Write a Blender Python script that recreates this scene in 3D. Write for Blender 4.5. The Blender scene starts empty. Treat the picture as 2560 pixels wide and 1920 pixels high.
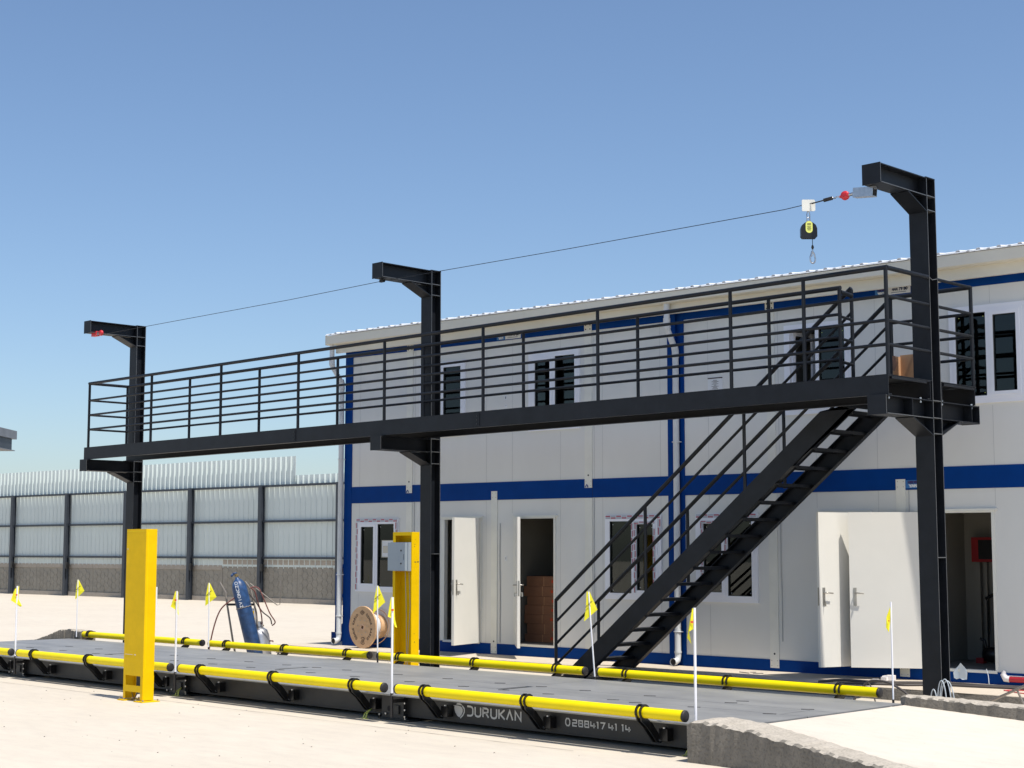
import bpy, bmesh, math, random
from mathutils import Vector, Matrix
R = math.radians
random.seed(7)
sc = bpy.context.scene
C = sc.collection

# ------------------------------------------------------------------ camera, sky, sun, exposure
cam_d = bpy.data.cameras.new('camera'); cam = bpy.data.objects.new('camera', cam_d); C.objects.link(cam)
cam.location = (0, 0, 1.8); cam.rotation_euler = (R(90 + 6.059), 0, R(44.656))
cam_d.sensor_width = 36; cam_d.lens = 3889 / 2560 * 36; cam_d.clip_start = 0.1; cam_d.clip_end = 2000
sc.camera = cam
SUN_EL, SUN_AZ = 65.7, -5.0            # azimuth measured from +X towards +Y
w = bpy.data.worlds.new('World'); sc.world = w; w.use_nodes = True
nt = w.node_tree; nt.nodes.clear()
sky = nt.nodes.new('ShaderNodeTexSky'); sky.sky_type = 'NISHITA'; sky.sun_disc = False
sky.sun_elevation = R(SUN_EL); sky.sun_rotation = R(90 - SUN_AZ)
sky.air_density = 1.0; sky.dust_density = 1.2; sky.ozone_density = 4.5; sky.altitude = 300
bg = nt.nodes.new('ShaderNodeBackground'); bg.inputs[1].default_value = 0.118
out = nt.nodes.new('ShaderNodeOutputWorld')
nt.links.new(sky.outputs[0], bg.inputs[0]); nt.links.new(bg.outputs[0], out.inputs[0])
sd = bpy.data.lights.new('sun', 'SUN'); sd.energy = 4.3; sd.angle = R(0.55); sd.color = (1, 0.95, 0.87)
so = bpy.data.objects.new('sun', sd); C.objects.link(so)
sv = Vector((math.cos(R(SUN_EL)) * math.cos(R(SUN_AZ)), math.cos(R(SUN_EL)) * math.sin(R(SUN_AZ)), math.sin(R(SUN_EL))))
so.rotation_euler = sv.to_track_quat('Z', 'Y').to_euler(); so.location = sv * 50
sc.view_settings.view_transform = 'Standard'; sc.view_settings.look = 'None'
sc.view_settings.exposure = 0.3; sc.view_settings.gamma = 1

# ------------------------------------------------------------------ materials
def mat(name, col, rough=0.6, metal=0.0, var=0.0, scale=6.0, bump=0.0, bscale=60.0, spec=0.5, col2=None, stretch=(1, 1, 1), coord='Object'):
    m = bpy.data.materials.new(name); m.use_nodes = True
    n = m.node_tree.nodes; l = m.node_tree.links; p = n['Principled BSDF']
    p.inputs['Roughness'].default_value = rough; p.inputs['Metallic'].default_value = metal
    p.inputs['Specular IOR Level'].default_value = spec
    p.inputs['Base Color'].default_value = (*col, 1)
    if var or bump:
        tc = n.new('ShaderNodeTexCoord'); mp = n.new('ShaderNodeMapping'); mp.inputs['Scale'].default_value = stretch
        l.new(tc.outputs[coord], mp.inputs[0])
    if var:
        nz = n.new('ShaderNodeTexNoise'); nz.inputs['Scale'].default_value = scale; nz.inputs['Detail'].default_value = 6
        nz.inputs['Roughness'].default_value = 0.6
        l.new(mp.outputs[0], nz.inputs['Vector'])
        cr = n.new('ShaderNodeValToRGB'); cr.color_ramp.elements[0].position = 0.3; cr.color_ramp.elements[1].position = 0.7
        c2 = col2 or tuple(c * (1 - var) for c in col)
        cr.color_ramp.elements[0].color = (*c2, 1); cr.color_ramp.elements[1].color = (*[min(1, c * (1 + var * 0.4)) for c in col], 1)
        l.new(nz.outputs[0], cr.inputs[0]); l.new(cr.outputs[0], p.inputs['Base Color'])
    if bump:
        nb = n.new('ShaderNodeTexNoise'); nb.inputs['Scale'].default_value = bscale; nb.inputs['Detail'].default_value = 5
        l.new(mp.outputs[0], nb.inputs['Vector'])
        bp = n.new('ShaderNodeBump'); bp.inputs['Strength'].default_value = bump; bp.inputs['Distance'].default_value = 0.01
        l.new(nb.outputs[0], bp.inputs['Height']); l.new(bp.outputs[0], p.inputs['Normal'])
    return m

def ground_mat(name, col, dark, k=1.0):
    m = bpy.data.materials.new(name); m.use_nodes = True
    n = m.node_tree.nodes; l = m.node_tree.links; p = n['Principled BSDF']
    p.inputs['Roughness'].default_value = 0.85; p.inputs['Specular IOR Level'].default_value = 0.25
    tc = n.new('ShaderNodeTexCoord')
    def noise(scale, st, det=6, ro=0.6):
        mp = n.new('ShaderNodeMapping'); mp.inputs['Scale'].default_value = st
        l.new(tc.outputs['Object'], mp.inputs[0])
        z = n.new('ShaderNodeTexNoise'); z.inputs['Scale'].default_value = scale; z.inputs['Detail'].default_value = det
        z.inputs['Roughness'].default_value = ro; l.new(mp.outputs[0], z.inputs['Vector']); return z
    def ramp(src, a, b, ca, cb):
        r = n.new('ShaderNodeValToRGB'); r.color_ramp.elements[0].position = a; r.color_ramp.elements[1].position = b
        r.color_ramp.elements[0].color = (*ca, 1); r.color_ramp.elements[1].color = (*cb, 1)
        l.new(src, r.inputs[0]); return r
    def mixc(f, a, b, mode='MIX'):
        x = n.new('ShaderNodeMix'); x.data_type = 'RGBA'; x.blend_type = mode
        if hasattr(f, 'links'): l.new(f, x.inputs[0])
        else: x.inputs[0].default_value = f
        l.new(a, x.inputs[6]); l.new(b, x.inputs[7]); return x.outputs[2]
    big = ramp(noise(0.35 * k, (1, 1.6, 1)).outputs[0], 0.32, 0.66, dark, col)
    mid = ramp(noise(2.2 * k, (1, 2.6, 1), 8, 0.7).outputs[0], 0.35, 0.62, (0.93, 0.925, 0.925), (1.02, 1.02, 1.01))
    c = mixc(1.0, big.outputs[0], mid.outputs[0], 'MULTIPLY')
    st = ramp(noise(9 * k, (1, 1, 1), 8, 0.75).outputs[0], 0.28, 0.42, (0.94, 0.93, 0.92), (1, 1, 1))
    c = mixc(1.0, c, st.outputs[0], 'MULTIPLY')
    sp = ramp(noise(70, (1, 1, 1), 3, 0.5).outputs[0], 0.30, 0.36, (0.72, 0.70, 0.68), (1, 1, 1))
    c = mixc(0.7, c, sp.outputs[0], 'MULTIPLY')
    l.new(c, p.inputs['Base Color'])
    bp = n.new('ShaderNodeBump'); bp.inputs['Strength'].default_value = 0.12; bp.inputs['Distance'].default_value = 0.006
    l.new(noise(45, (1, 1, 1), 8, 0.7).outputs[0], bp.inputs['Height']); l.new(bp.outputs[0], p.inputs['Normal'])
    return m

def glass_mat(name, tint, base=0.06):
    m = bpy.data.materials.new(name); m.use_nodes = True
    n = m.node_tree.nodes; l = m.node_tree.links; n.clear()
    o = n.new('ShaderNodeOutputMaterial'); mx = n.new('ShaderNodeMixShader')
    t = n.new('ShaderNodeBsdfTransparent'); t.inputs[0].default_value = (*tint, 1)
    g = n.new('ShaderNodeBsdfGlossy'); g.inputs['Roughness'].default_value = 0.015; g.inputs[0].default_value = (0.9, 0.95, 0.93, 1)
    fr = n.new('ShaderNodeFresnel'); fr.inputs[0].default_value = 1.5
    ad = n.new('ShaderNodeMath'); ad.operation = 'ADD'; ad.inputs[1].default_value = base
    l.new(fr.outputs[0], ad.inputs[0]); l.new(ad.outputs[0], mx.inputs[0]); l.new(t.outputs[0], mx.inputs[1]); l.new(g.outputs[0], mx.inputs[2])
    l.new(mx.outputs[0], o.inputs[0]); return m

def rough_concrete(name, col, dark, cells=None):
    m = mat(name, col, 0.9, var=0.0, spec=0.2)
    n = m.node_tree.nodes; l = m.node_tree.links; p = n['Principled BSDF']
    tc = n.new('ShaderNodeTexCoord')
    z = n.new('ShaderNodeTexNoise'); z.inputs['Scale'].default_value = 3.5; z.inputs['Detail'].default_value = 10; z.inputs['Roughness'].default_value = 0.7
    l.new(tc.outputs['Object'], z.inputs['Vector'])
    r = n.new('ShaderNodeValToRGB'); r.color_ramp.elements[0].position = 0.33; r.color_ramp.elements[1].position = 0.68
    r.color_ramp.elements[0].color = (*dark, 1); r.color_ramp.elements[1].color = (*col, 1); l.new(z.outputs[0], r.inputs[0])
    z2 = n.new('ShaderNodeTexNoise'); z2.inputs['Scale'].default_value = 45; z2.inputs['Detail'].default_value = 6
    l.new(tc.outputs['Object'], z2.inputs['Vector'])
    r2 = n.new('ShaderNodeValToRGB'); r2.color_ramp.elements[0].position = 0.3; r2.color_ramp.elements[1].position = 0.5
    r2.color_ramp.elements[0].color = (0.6, 0.6, 0.6, 1); l.new(z2.outputs[0], r2.inputs[0])
    mx = n.new('ShaderNodeMix'); mx.data_type = 'RGBA'; mx.blend_type = 'MULTIPLY'; mx.inputs[0].default_value = 0.8
    l.new(r.outputs[0], mx.inputs[6]); l.new(r2.outputs[0], mx.inputs[7])
    last = mx.outputs[2]
    bp = n.new('ShaderNodeBump'); bp.inputs['Strength'].default_value = 0.8; bp.inputs['Distance'].default_value = 0.012
    if cells:
        mp = n.new('ShaderNodeMapping'); mp.inputs['Scale'].default_value = cells
        l.new(tc.outputs['Object'], mp.inputs[0])
        v = n.new('ShaderNodeTexVoronoi'); v.feature = 'DISTANCE_TO_EDGE'; v.inputs['Scale'].default_value = 1.0; v.inputs['Randomness'].default_value = 0.35
        l.new(mp.outputs[0], v.inputs['Vector'])
        rv = n.new('ShaderNodeValToRGB'); rv.color_ramp.elements[0].position = 0.0; rv.color_ramp.elements[1].position = 0.09
        rv.color_ramp.elements[0].color = (0.62, 0.6, 0.58, 1); rv.color_ramp.elements[1].color = (1, 1, 1, 1)
        l.new(v.outputs['Distance'], rv.inputs[0])
        m2 = n.new('ShaderNodeMix'); m2.data_type = 'RGBA'; m2.blend_type = 'MULTIPLY'; m2.inputs[0].default_value = 0.8
        l.new(last, m2.inputs[6]); l.new(rv.outputs[0], m2.inputs[7]); last = m2.outputs[2]
        l.new(rv.outputs[0], bp.inputs['Height']); bp.inputs['Distance'].default_value = 0.02
    else:
        l.new(z2.outputs[0], bp.inputs['Height'])
    l.new(last, p.inputs['Base Color']); l.new(bp.outputs[0], p.inputs['Normal'])
    return m

M = {}
M['ground'] = ground_mat('ground_concrete', (0.60, 0.54, 0.45), (0.56, 0.50, 0.415))
M['slab'] = ground_mat('slab_concrete', (0.60, 0.525, 0.43), (0.54, 0.47, 0.38), 1.4)
M['ramp'] = ground_mat('ramp_concrete', (0.66, 0.60, 0.51), (0.60, 0.53, 0.45), 1.6)
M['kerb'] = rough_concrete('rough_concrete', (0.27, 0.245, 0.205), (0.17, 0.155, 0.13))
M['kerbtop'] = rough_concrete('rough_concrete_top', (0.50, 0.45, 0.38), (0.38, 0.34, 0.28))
M['hexwall'] = rough_concrete('cast_stone_wall', (0.34, 0.315, 0.265), (0.27, 0.25, 0.21))
M['wallcap'] = rough_concrete('wall_cap', (0.42, 0.375, 0.315), (0.36, 0.32, 0.27))
M['steel'] = mat('dark_painted_steel', (0.0105, 0.0128, 0.0175), 0.48, var=0.35, scale=5, bump=0.05, bscale=20, spec=0.28)
M['steel_edge'] = mat('pale_steel_edge', (0.10, 0.105, 0.11), 0.4, var=0.3, scale=30)  # paler than the dark steel; stands for caught light on the stiffeners
M['deck'] = mat('weighbridge_plate', (0.25, 0.25, 0.245), 0.5, var=0.22, scale=1.3, bump=0.06, bscale=8, col2=(0.185, 0.188, 0.19), stretch=(1, 2.5, 1), spec=0.4)
M['wbside'] = mat('weighbridge_side_paint', (0.030, 0.030, 0.030), 0.5, var=0.3, scale=4)
M['black'] = mat('black_paint', (0.008, 0.008, 0.009), 0.35)
M['rubber'] = mat('black_rubber', (0.02, 0.018, 0.018), 0.6)
M['slot'] = mat('dark_slot', (0.01, 0.01, 0.011), 0.8)
M['yellow'] = mat('yellow_paint', (0.88, 0.70, 0.0), 0.42, var=0.06, scale=4, spec=0.25)
M['yellow2'] = mat('yellow_powder_coat', (0.82, 0.52, 0.0), 0.5, var=0.08, scale=7, spec=0.15)
M['bolt'] = mat('zinc_bolt', (0.6, 0.6, 0.6), 0.3, 0.8)
M['zinc'] = mat('galvanised_metal', (0.55, 0.56, 0.58), 0.3, 0.9, var=0.2, scale=20)
M['white'] = mat('white_pvc', (0.82, 0.84, 0.90), 0.35, var=0.03, scale=3)
M['pole'] = mat('white_pole_plastic', (0.85, 0.85, 0.88), 0.35)
M['pipe'] = mat('white_drain_pipe', (0.66, 0.68, 0.69), 0.45, var=0.08, scale=9)
M['panel'] = mat('cream_sandwich_panel', (0.71, 0.715, 0.69), 0.5, var=0.05, scale=1.2, stretch=(1, 1, 0.4))
M['post'] = mat('cream_painted_post', (0.75, 0.75, 0.69), 0.45, var=0.06, scale=4)
M['seam'] = mat('panel_joint', (0.45, 0.46, 0.46), 0.6)
M['door'] = mat('white_door_leaf', (0.78, 0.76, 0.70), 0.4, var=0.03, scale=2)
M['blue'] = mat('blue_painted_frame', (0.0, 0.042, 0.22), 0.5, var=0.12, scale=3, spec=0.08)
M['fascia'] = mat('cream_fascia', (0.72, 0.69, 0.59), 0.45, var=0.05, scale=2)
M['roof'] = mat('bright_roof_sheet', (0.75, 0.76, 0.78), 0.35, 0.3)
M['roofedge'] = mat('white_roof_edge', (0.86, 0.87, 0.88), 0.4)
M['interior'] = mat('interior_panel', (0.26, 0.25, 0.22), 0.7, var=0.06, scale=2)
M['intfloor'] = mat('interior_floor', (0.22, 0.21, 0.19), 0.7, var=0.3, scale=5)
M['glass'] = glass_mat('window_glass', (0.30, 0.31, 0.29), 0.0)
M['gasket'] = mat('window_gasket', (0.02, 0.025, 0.025), 0.6)
M['tape_grey'] = mat('protective_tape_grey', (0.42, 0.46, 0.52), 0.4)
M['tape_red'] = mat('protective_tape_red', (0.40, 0.10, 0.14), 0.4)
M['tape_white'] = mat('protective_tape_white', (0.62, 0.63, 0.68), 0.4)
M['carton'] = mat('brown_cardboard', (0.34, 0.17, 0.10), 0.85, var=0.15, scale=7)
M['carton2'] = mat('tan_cardboard', (0.62, 0.36, 0.19), 0.85, var=0.1, scale=8)
M['wood'] = mat('reel_plywood', (0.66, 0.43, 0.24), 0.7, var=0.14, scale=9, col2=(0.58, 0.36, 0.19), stretch=(1, 1, 3))
M['woodedge'] = mat('reel_plywood_edge', (0.70, 0.46, 0.32), 0.8, var=0.2, scale=30)
M['ink'] = mat('black_stencil_ink', (0.06, 0.04, 0.03), 0.8)
M['cablewhite'] = mat('white_cable_winding', (0.68, 0.70, 0.72), 0.4, var=0.15, scale=40, stretch=(1, 8, 1))
M['gasblue'] = mat('blue_gas_bottle', (0.025, 0.075, 0.20), 0.42, var=0.45, scale=14, bump=0.1, bscale=30)
M['silver'] = mat('silver_gas_bottle', (0.55, 0.55, 0.57), 0.38, 0.75, var=0.15, scale=9)
M['oldpipe'] = mat('worn_tube', (0.30, 0.27, 0.24), 0.5, 0.3, var=0.3, scale=25)
M['redhose'] = mat('dusty_red_hose', (0.20, 0.07, 0.06), 0.6, var=0.3, scale=30)
M['blackhose'] = mat('dusty_black_hose', (0.07, 0.06, 0.055), 0.6)
M['brass'] = mat('brass_valve', (0.35, 0.24, 0.10), 0.4, 0.8)
M['lettering'] = mat('light_grey_lettering', (0.62, 0.62, 0.60), 0.5)
M['flag'] = mat('yellow_pennant_cloth', (0.88, 0.80, 0.02), 0.7, var=0.05, scale=20)
M['redmark'] = mat('red_print', (0.72, 0.09, 0.03), 0.6)
M['greybox'] = mat('grey_enclosure', (0.30, 0.345, 0.38), 0.45, var=0.04, scale=5)
M['fencesheet'] = mat('galvanised_fence_sheet', (0.62, 0.69, 0.67), 0.5, 0.0, var=0.05, scale=0.8, stretch=(3, 1, 0.3))
M['fencesheet2'] = mat('galvanised_fence_sheet_inner', (0.55, 0.61, 0.59), 0.5, 0.0, var=0.06, scale=0.8, stretch=(3, 1, 0.3))
M['fencesteel'] = mat('fence_frame_paint', (0.035, 0.043, 0.056), 0.5, var=0.2, scale=3)
M['red'] = mat('red_paint', (0.45, 0.02, 0.03), 0.4)
M['darkred'] = mat('red_cabinet', (0.30, 0.008, 0.012), 0.5)
M['foam'] = mat('white_foam', (0.82, 0.78, 0.76), 0.9, var=0.05, scale=20)
M['bag'] = mat('plastic_bag', (0.60, 0.68, 0.74), 0.3)
M['greycable'] = mat('grey_cable', (0.45, 0.50, 0.54), 0.45)
M['signblue'] = mat('sign_light_blue', (0.03, 0.17, 0.45), 0.5)
M['signwhite'] = mat('sign_white', (0.72, 0.74, 0.76), 0.5)
M['signdark'] = mat('sign_dark_blue_print', (0.012, 0.03, 0.09), 0.5)
M['signnavy'] = mat('sign_navy_print', (0.03, 0.02, 0.12), 0.5)
M['canopy'] = mat('weathered_grey_sheet', (0.15, 0.16, 0.18), 0.5, var=0.2, scale=3)
M['label'] = mat('pale_yellow_label', (0.72, 0.76, 0.18), 0.5)
M['redgear'] = mat('red_anodised', (0.60, 0.03, 0.04), 0.35)
M['crack'] = mat('joint_sealant', (0.33, 0.29, 0.25), 0.9)
M['handle'] = mat('satin_nickel', (0.42, 0.40, 0.36), 0.35, 0.85)

# ------------------------------------------------------------------ mesh helpers
ORG = {}
class MB:
    def __init__(s): s.v = []; s.f = []; s.m = []; s.sm = []; s.cur = 0; s.smooth = False
    def add(s, vs, fs, smooth=None):
        o = len(s.v); s.v += [tuple(v) for v in vs]
        for f in fs: s.f.append([i + o for i in f]); s.m.append(s.cur); s.sm.append(s.smooth if smooth is None else smooth)
        return s
    def box(s, x0, x1, y0, y1, z0, z1):
        return s.add([(x0, y0, z0), (x1, y0, z0), (x1, y1, z0), (x0, y1, z0), (x0, y0, z1), (x1, y0, z1), (x1, y1, z1), (x0, y1, z1)],
                     [(0, 3, 2, 1), (4, 5, 6, 7), (0, 1, 5, 4), (1, 2, 6, 5), (2, 3, 7, 6), (3, 0, 4, 7)], False)
    def obox(s, c, ax, ay, az, hx, hy, hz):
        c = Vector(c); ax = Vector(ax).normalized() * hx; ay = Vector(ay).normalized() * hy; az = Vector(az).normalized() * hz
        vs = [c + ax * i + ay * j + az * k for k in (-1, 1) for (i, j) in ((-1, -1), (1, -1), (1, 1), (-1, 1))]
        return s.add(vs, [(0, 3, 2, 1), (4, 5, 6, 7), (0, 1, 5, 4), (1, 2, 6, 5), (2, 3, 7, 6), (3, 0, 4, 7)], False)
    def prism(s, poly, ext):
        ext = Vector(ext); n = len(poly); vs = [Vector(p) for p in poly]; vs += [p + ext for p in vs]
        fs = [list(range(n))[::-1], list(range(n, 2 * n))] + [(i, (i + 1) % n, n + (i + 1) % n, n + i) for i in range(n)]
        return s.add(vs, fs, False)
    def path(s, pts, r, n=10, closed=False, caps=True):
        pts = [Vector(p) for p in pts]; k = len(pts); rings = []; up = None
        for i, p in enumerate(pts):
            a = pts[i - 1] if (i or closed) else p; b = pts[(i + 1) % k] if (i < k - 1 or closed) else p
            t = (b - a)
            if t.length < 1e-9: t = Vector((0, 0, 1))
            t.normalize()
            if up is None:
                up = Vector((0, 0, 1)) if abs(t.z) < 0.9 else Vector((1, 0, 0))
            sx = t.cross(up).normalized(); up = sx.cross(t).normalized()
            rr = r[i] if isinstance(r, (list, tuple)) else r
            rings.append([p + (sx * math.cos(2 * math.pi * j / n) + up * math.sin(2 * math.pi * j / n)) * rr for j in range(n)])
        vs = [q for g in rings for q in g]; fs = []
        for i in range(k if closed else k - 1):
            for j in range(n):
                a = i * n + j; b = i * n + (j + 1) % n; c = ((i + 1) % k) * n + (j + 1) % n; d = ((i + 1) % k) * n + j
                fs.append((a, b, c, d))
        s.add(vs, fs, True)
        if caps and not closed:
            s.add(rings[0], [list(range(n))[::-1]], False); s.add(rings[-1], [list(range(n))], False)
        return s
    def tube(s, a, b, r, n=12): return s.path([a, b], r, n)
    def lathe(s, prof, o, ax, n=28, smooth=True):
        o = Vector(o); ax = Vector(ax).normalized(); u = Vector((0, 0, 1)) if abs(ax.z) < 0.9 else Vector((1, 0, 0))
        sx = ax.cross(u).normalized(); sy = ax.cross(sx)
        vs = []; fs = []
        for (r, h) in prof:
            for j in range(n):
                a = 2 * math.pi * j / n
                vs.append(o + ax * h + (sx * math.cos(a) + sy * math.sin(a)) * r)
        for i in range(len(prof) - 1):
            for j in range(n):
                fs.append((i * n + j, i * n + (j + 1) % n, (i + 1) * n + (j + 1) % n, (i + 1) * n + j))
        return s.add(vs, fs, smooth)
    def disc(s, c, ax, r, h, n=16): return s.lathe([(0.0001, 0), (r, 0), (r, h), (0.0001, h)], c, ax, n, False)
    def stroke(s, pts, wd, o, ex, ez, nrm, th=0.002):
        """thick 2-D polyline as a thin plate"""
        P = [Vector((p[0], p[1])) for p in pts]; h = wd / 2; L = []; Rr = []
        for i, p in enumerate(P):
            d1 = (P[i] - P[i - 1]).normalized() if i else (P[1] - P[0]).normalized()
            d2 = (P[i + 1] - P[i]).normalized() if i < len(P) - 1 else d1
            t = (d1 + d2); t = t.normalized() if t.length > 1e-6 else d1
            nn = Vector((-t.y, t.x)); cs = max(0.45, nn.dot(Vector((-d1.y, d1.x)))); L.append(p + nn * h / cs); Rr.append(p - nn * h / cs)
        o = Vector(o); ex = Vector(ex); ez = Vector(ez); nr = Vector(nrm) * th
        vs = []
        for q in L + Rr: vs.append(o + ex * q.x + ez * q.y + nr)
        k = len(P)
        return s.add(vs, [(i, i + 1, k + i + 1, k + i) for i in range(k - 1)], False)
    def build(s, name, m, parent=None, label=None, cat=None, group=None, kind=None, flip=True):
        me = bpy.data.meshes.new(name)
        og = ORG.get(parent.name, Vector((0, 0, 0))) if parent else Vector((0, 0, 0))
        me.from_pydata([tuple(Vector(v) - og) for v in s.v], [], s.f)
        for q in (m if isinstance(m, (list, tuple)) else [m]): me.materials.append(M[q])
        me.polygons.foreach_set('material_index', s.m); me.polygons.foreach_set('use_smooth', s.sm)
        if flip:
            bm = bmesh.new(); bm.from_mesh(me); bmesh.ops.recalc_face_normals(bm, faces=bm.faces); bm.to_mesh(me); bm.free()
        me.update()
        o = bpy.data.objects.new(name, me); C.objects.link(o)
        if parent: o.parent = parent; ORG[o.name] = og
        if label: o['label'] = label
        if cat: o['category'] = cat
        if group: o['group'] = group
        if kind: o['kind'] = kind
        return o

def thing(name, label, cat, loc, rot=(0, 0, 0), group=None, local=False):
    o = bpy.data.objects.new(name, None); C.objects.link(o); o.location = loc; o.rotation_euler = rot
    o.empty_display_size = 0.2
    o['label'] = label; o['category'] = cat
    if group: o['group'] = group
    ORG[o.name] = Vector((0, 0, 0)) if local else Vector(loc)
    return o

def text_verts(txt, size, bold=0.0, align='CENTER'):
    cu = bpy.data.curves.new('txt', 'FONT'); cu.body = txt; cu.size = size; cu.align_x = align; cu.align_y = 'CENTER'; cu.offset = bold
    cu.resolution_u = 3
    ob = bpy.data.objects.new('txt', cu); C.objects.link(ob)
    dg = bpy.context.evaluated_depsgraph_get(); me = bpy.data.meshes.new_from_object(ob.evaluated_get(dg))
    vs = [tuple(v.co) for v in me.vertices]; fs = [tuple(p.vertices) for p in me.polygons]
    bpy.data.objects.remove(ob); bpy.data.curves.remove(cu); bpy.data.meshes.remove(me)
    return vs, fs
def put_text(mb, txt, size, o, ex, ez, nrm, th=0.002, bold=0.0, sx=1.0, align='CENTER'):
    vs, fs = text_verts(txt, size, bold, align); o = Vector(o); ex = Vector(ex); ez = Vector(ez); nr = Vector(nrm) * th
    mb.add([o + ex * v[0] * sx + ez * v[1] + nr for v in vs], fs, False)

# ------------------------------------------------------------------ ground, slab, joints
g = MB()
g.add([(-400, -150, 0), (300, -150, 0), (300, 500, 0), (-400, 500, 0)], [(0, 1, 2, 3)])
g.build('ground', 'ground', kind='structure', flip=False)
# saw-cut joints in the yard concrete, laid as thin sheets
j = MB()
def crack(x0, x1, y, wd=0.012):
    xs = [x0 + (x1 - x0) * i / 40 for i in range(41)]; dy = 0; top = []; bot = []
    for x in xs:
        dy = dy * 0.7 + random.uniform(-0.006, 0.006); ww = wd * random.uniform(0.5, 1.2)
        top.append((x, y + dy + ww / 2, 0.004)); bot.append((x, y + dy - ww / 2, 0.004))
    n = len(xs); j.add(top + bot, [(i, i + 1, n + i + 1, n + i) for i in range(n - 1)])
crack(-26, -17.2, 10.39); crack(-17.2, -9.6, 10.50)
j.build('pavement_joint', 'crack', kind='structure', flip=False)
# raised slab in front of the building, with a rough cast edge
s = MB(); s.cur = 0
xs = [-22.25 + i * 0.12 for i in range(150)]
s.add([(-22.25, 16.68, 0.14), (-4.5, 16.68, 0.14), (-4.5, 30, 0.14), (-22.25, 19.0, 0.14)], [(0, 1, 2, 3)])
s.build('pavement', 'slab', kind='structure', flip=False)
s = MB(); top = []; bot = []; inn = []
for x in xs:
    jt = random.uniform(-0.012, 0.012); top.append((x, 16.675 + jt, 0.136 + random.uniform(-0.012, 0.006))); bot.append((x, 16.665 + jt * 0.6, -0.02)); inn.append((x, 16.72, 0.141))
n = len(xs); s.add(bot + top + inn, [(i, i + 1, n + i + 1, n + i) for i in range(n - 1)] + [(n + i, n + i + 1, 2 * n + i + 1, 2 * n + i) for i in range(n - 1)])
s.add([(-22.25, 16.675, -0.02), (-22.25, 16.675, 0.138), (-22.25, 19.0, 0.138), (-22.25, 19.0, -0.02)], [(0, 1, 2, 3)])
s.build('pavement_edge', 'kerb', kind='structure')

# ------------------------------------------------------------------ weighbridge
WBL = (-16.23, 12.3, 0)
wb = thing('weighbridge', 'low steel truck scale with grey deck plates and yellow tube rails on both sides', 'weighbridge', WBL)
X0, X1 = -24.24, -8.2
ZT = 0.285
joints = [-20.25, -16.24, -12.23]
edges = [X0] + joints + [X1]
for i in range(4):
    a, b = edges[i] + 0.004, edges[i + 1] - 0.004
    for (y0, y1) in ((10.87, 12.121), (12.609, 13.79)):
        m = MB(); m.box(a, b, y0, y1, ZT - 0.012, ZT); m.build('deck_plate', 'deck', wb)
    # narrow lift-out cover plates along the middle
    a2 = a + (0.9 if i == 0 else 0.0)
    m = MB(); m.box(a + (1.98 if i == 0 else 0.12), b - (0.3 if i == 3 else 0.0), 12.129, 12.601, ZT - 0.012, ZT); m.build('cover_plate', 'deck', wb)
for (a, b) in ((X0, X0 + 1.97), (X1 - 0.29, X1)):
    m = MB(); m.box(a, b, 12.129, 12.601, ZT - 0.012, ZT); m.build('cover_plate', 'deck', wb)
# lifting slots
m = MB()
SL = [(-22.39, 12.07), (-22.25, 12.66), (-21.39, 12.07), (-21.37, 12.66), (-20.45, 12.07), (-20.1, 12.07), (-19.32, 12.66), (-18.41, 12.07), (-18.39, 12.66), (-17.51, 12.66), (-17.5, 12.07), (-16.67, 12.66), (-16.65, 12.07), (-16.04, 12.07), (-16.04, 12.66), (-15.43, 12.66), (-15.41, 12.07), (-14.56, 12.07), (-14.46, 12.66), (-13.58, 12.07), (-13.57, 12.66), (-12.7, 12.66), (-12.68, 12.07), (-12.05, 12.07), (-12.05, 12.66), (-11.4, 12.66), (-11.39, 12.07), (-10.5, 12.66), (-10.49, 12.07), (-10.14, 12.0), (-9.48, 12.88), (-9.46, 12.07), (-9.46, 12.66), (-8.58, 12.07), (-8.56, 12.66)]
for (x, y) in SL:
    m = MB(); m.obox((x, y, ZT + 0.001), (0.86, 0.5, 0), (-0.5, 0.86, 0), (0, 0, 1), 0.062, 0.008, 0.003); m.build('lifting_slot', 'slot', wb)
# beams below
m = MB()
m.box(X0 + 0.02, X1 - 0.02, 11.08, 11.095, 0.045, ZT - 0.014); m.box(X0 + 0.02, X1 - 0.02, 11.10, 11.2, 0.045, 0.055)
m.build('side_beam', 'wbside', wb)
m = MB(); m.box(X0 + 0.02, X1 - 0.02, 13.55, 13.565, 0.045, ZT - 0.014); m.box(X0 + 0.02, X1 - 0.02, 12.34, 12.36, 0.045, ZT - 0.014); m.build('side_beam', 'wbside', wb)
m = MB(); m.box(X1 - 0.03, X1, 11.09, 13.55, 0.03, ZT - 0.014); m.box(X0, X0 + 0.03, 11.09, 13.55, 0.03, ZT - 0.014); m.build('end_beam', 'wbside', wb)
m = MB()
m.add([(X0, 11.3, 0.008), (X1, 11.3, 0.008), (X1, 13.5, 0.008), (X0, 13.5, 0.008)], [(0, 1, 2, 3)]); m.build('foundation_strip', 'kerb', wb)
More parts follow.
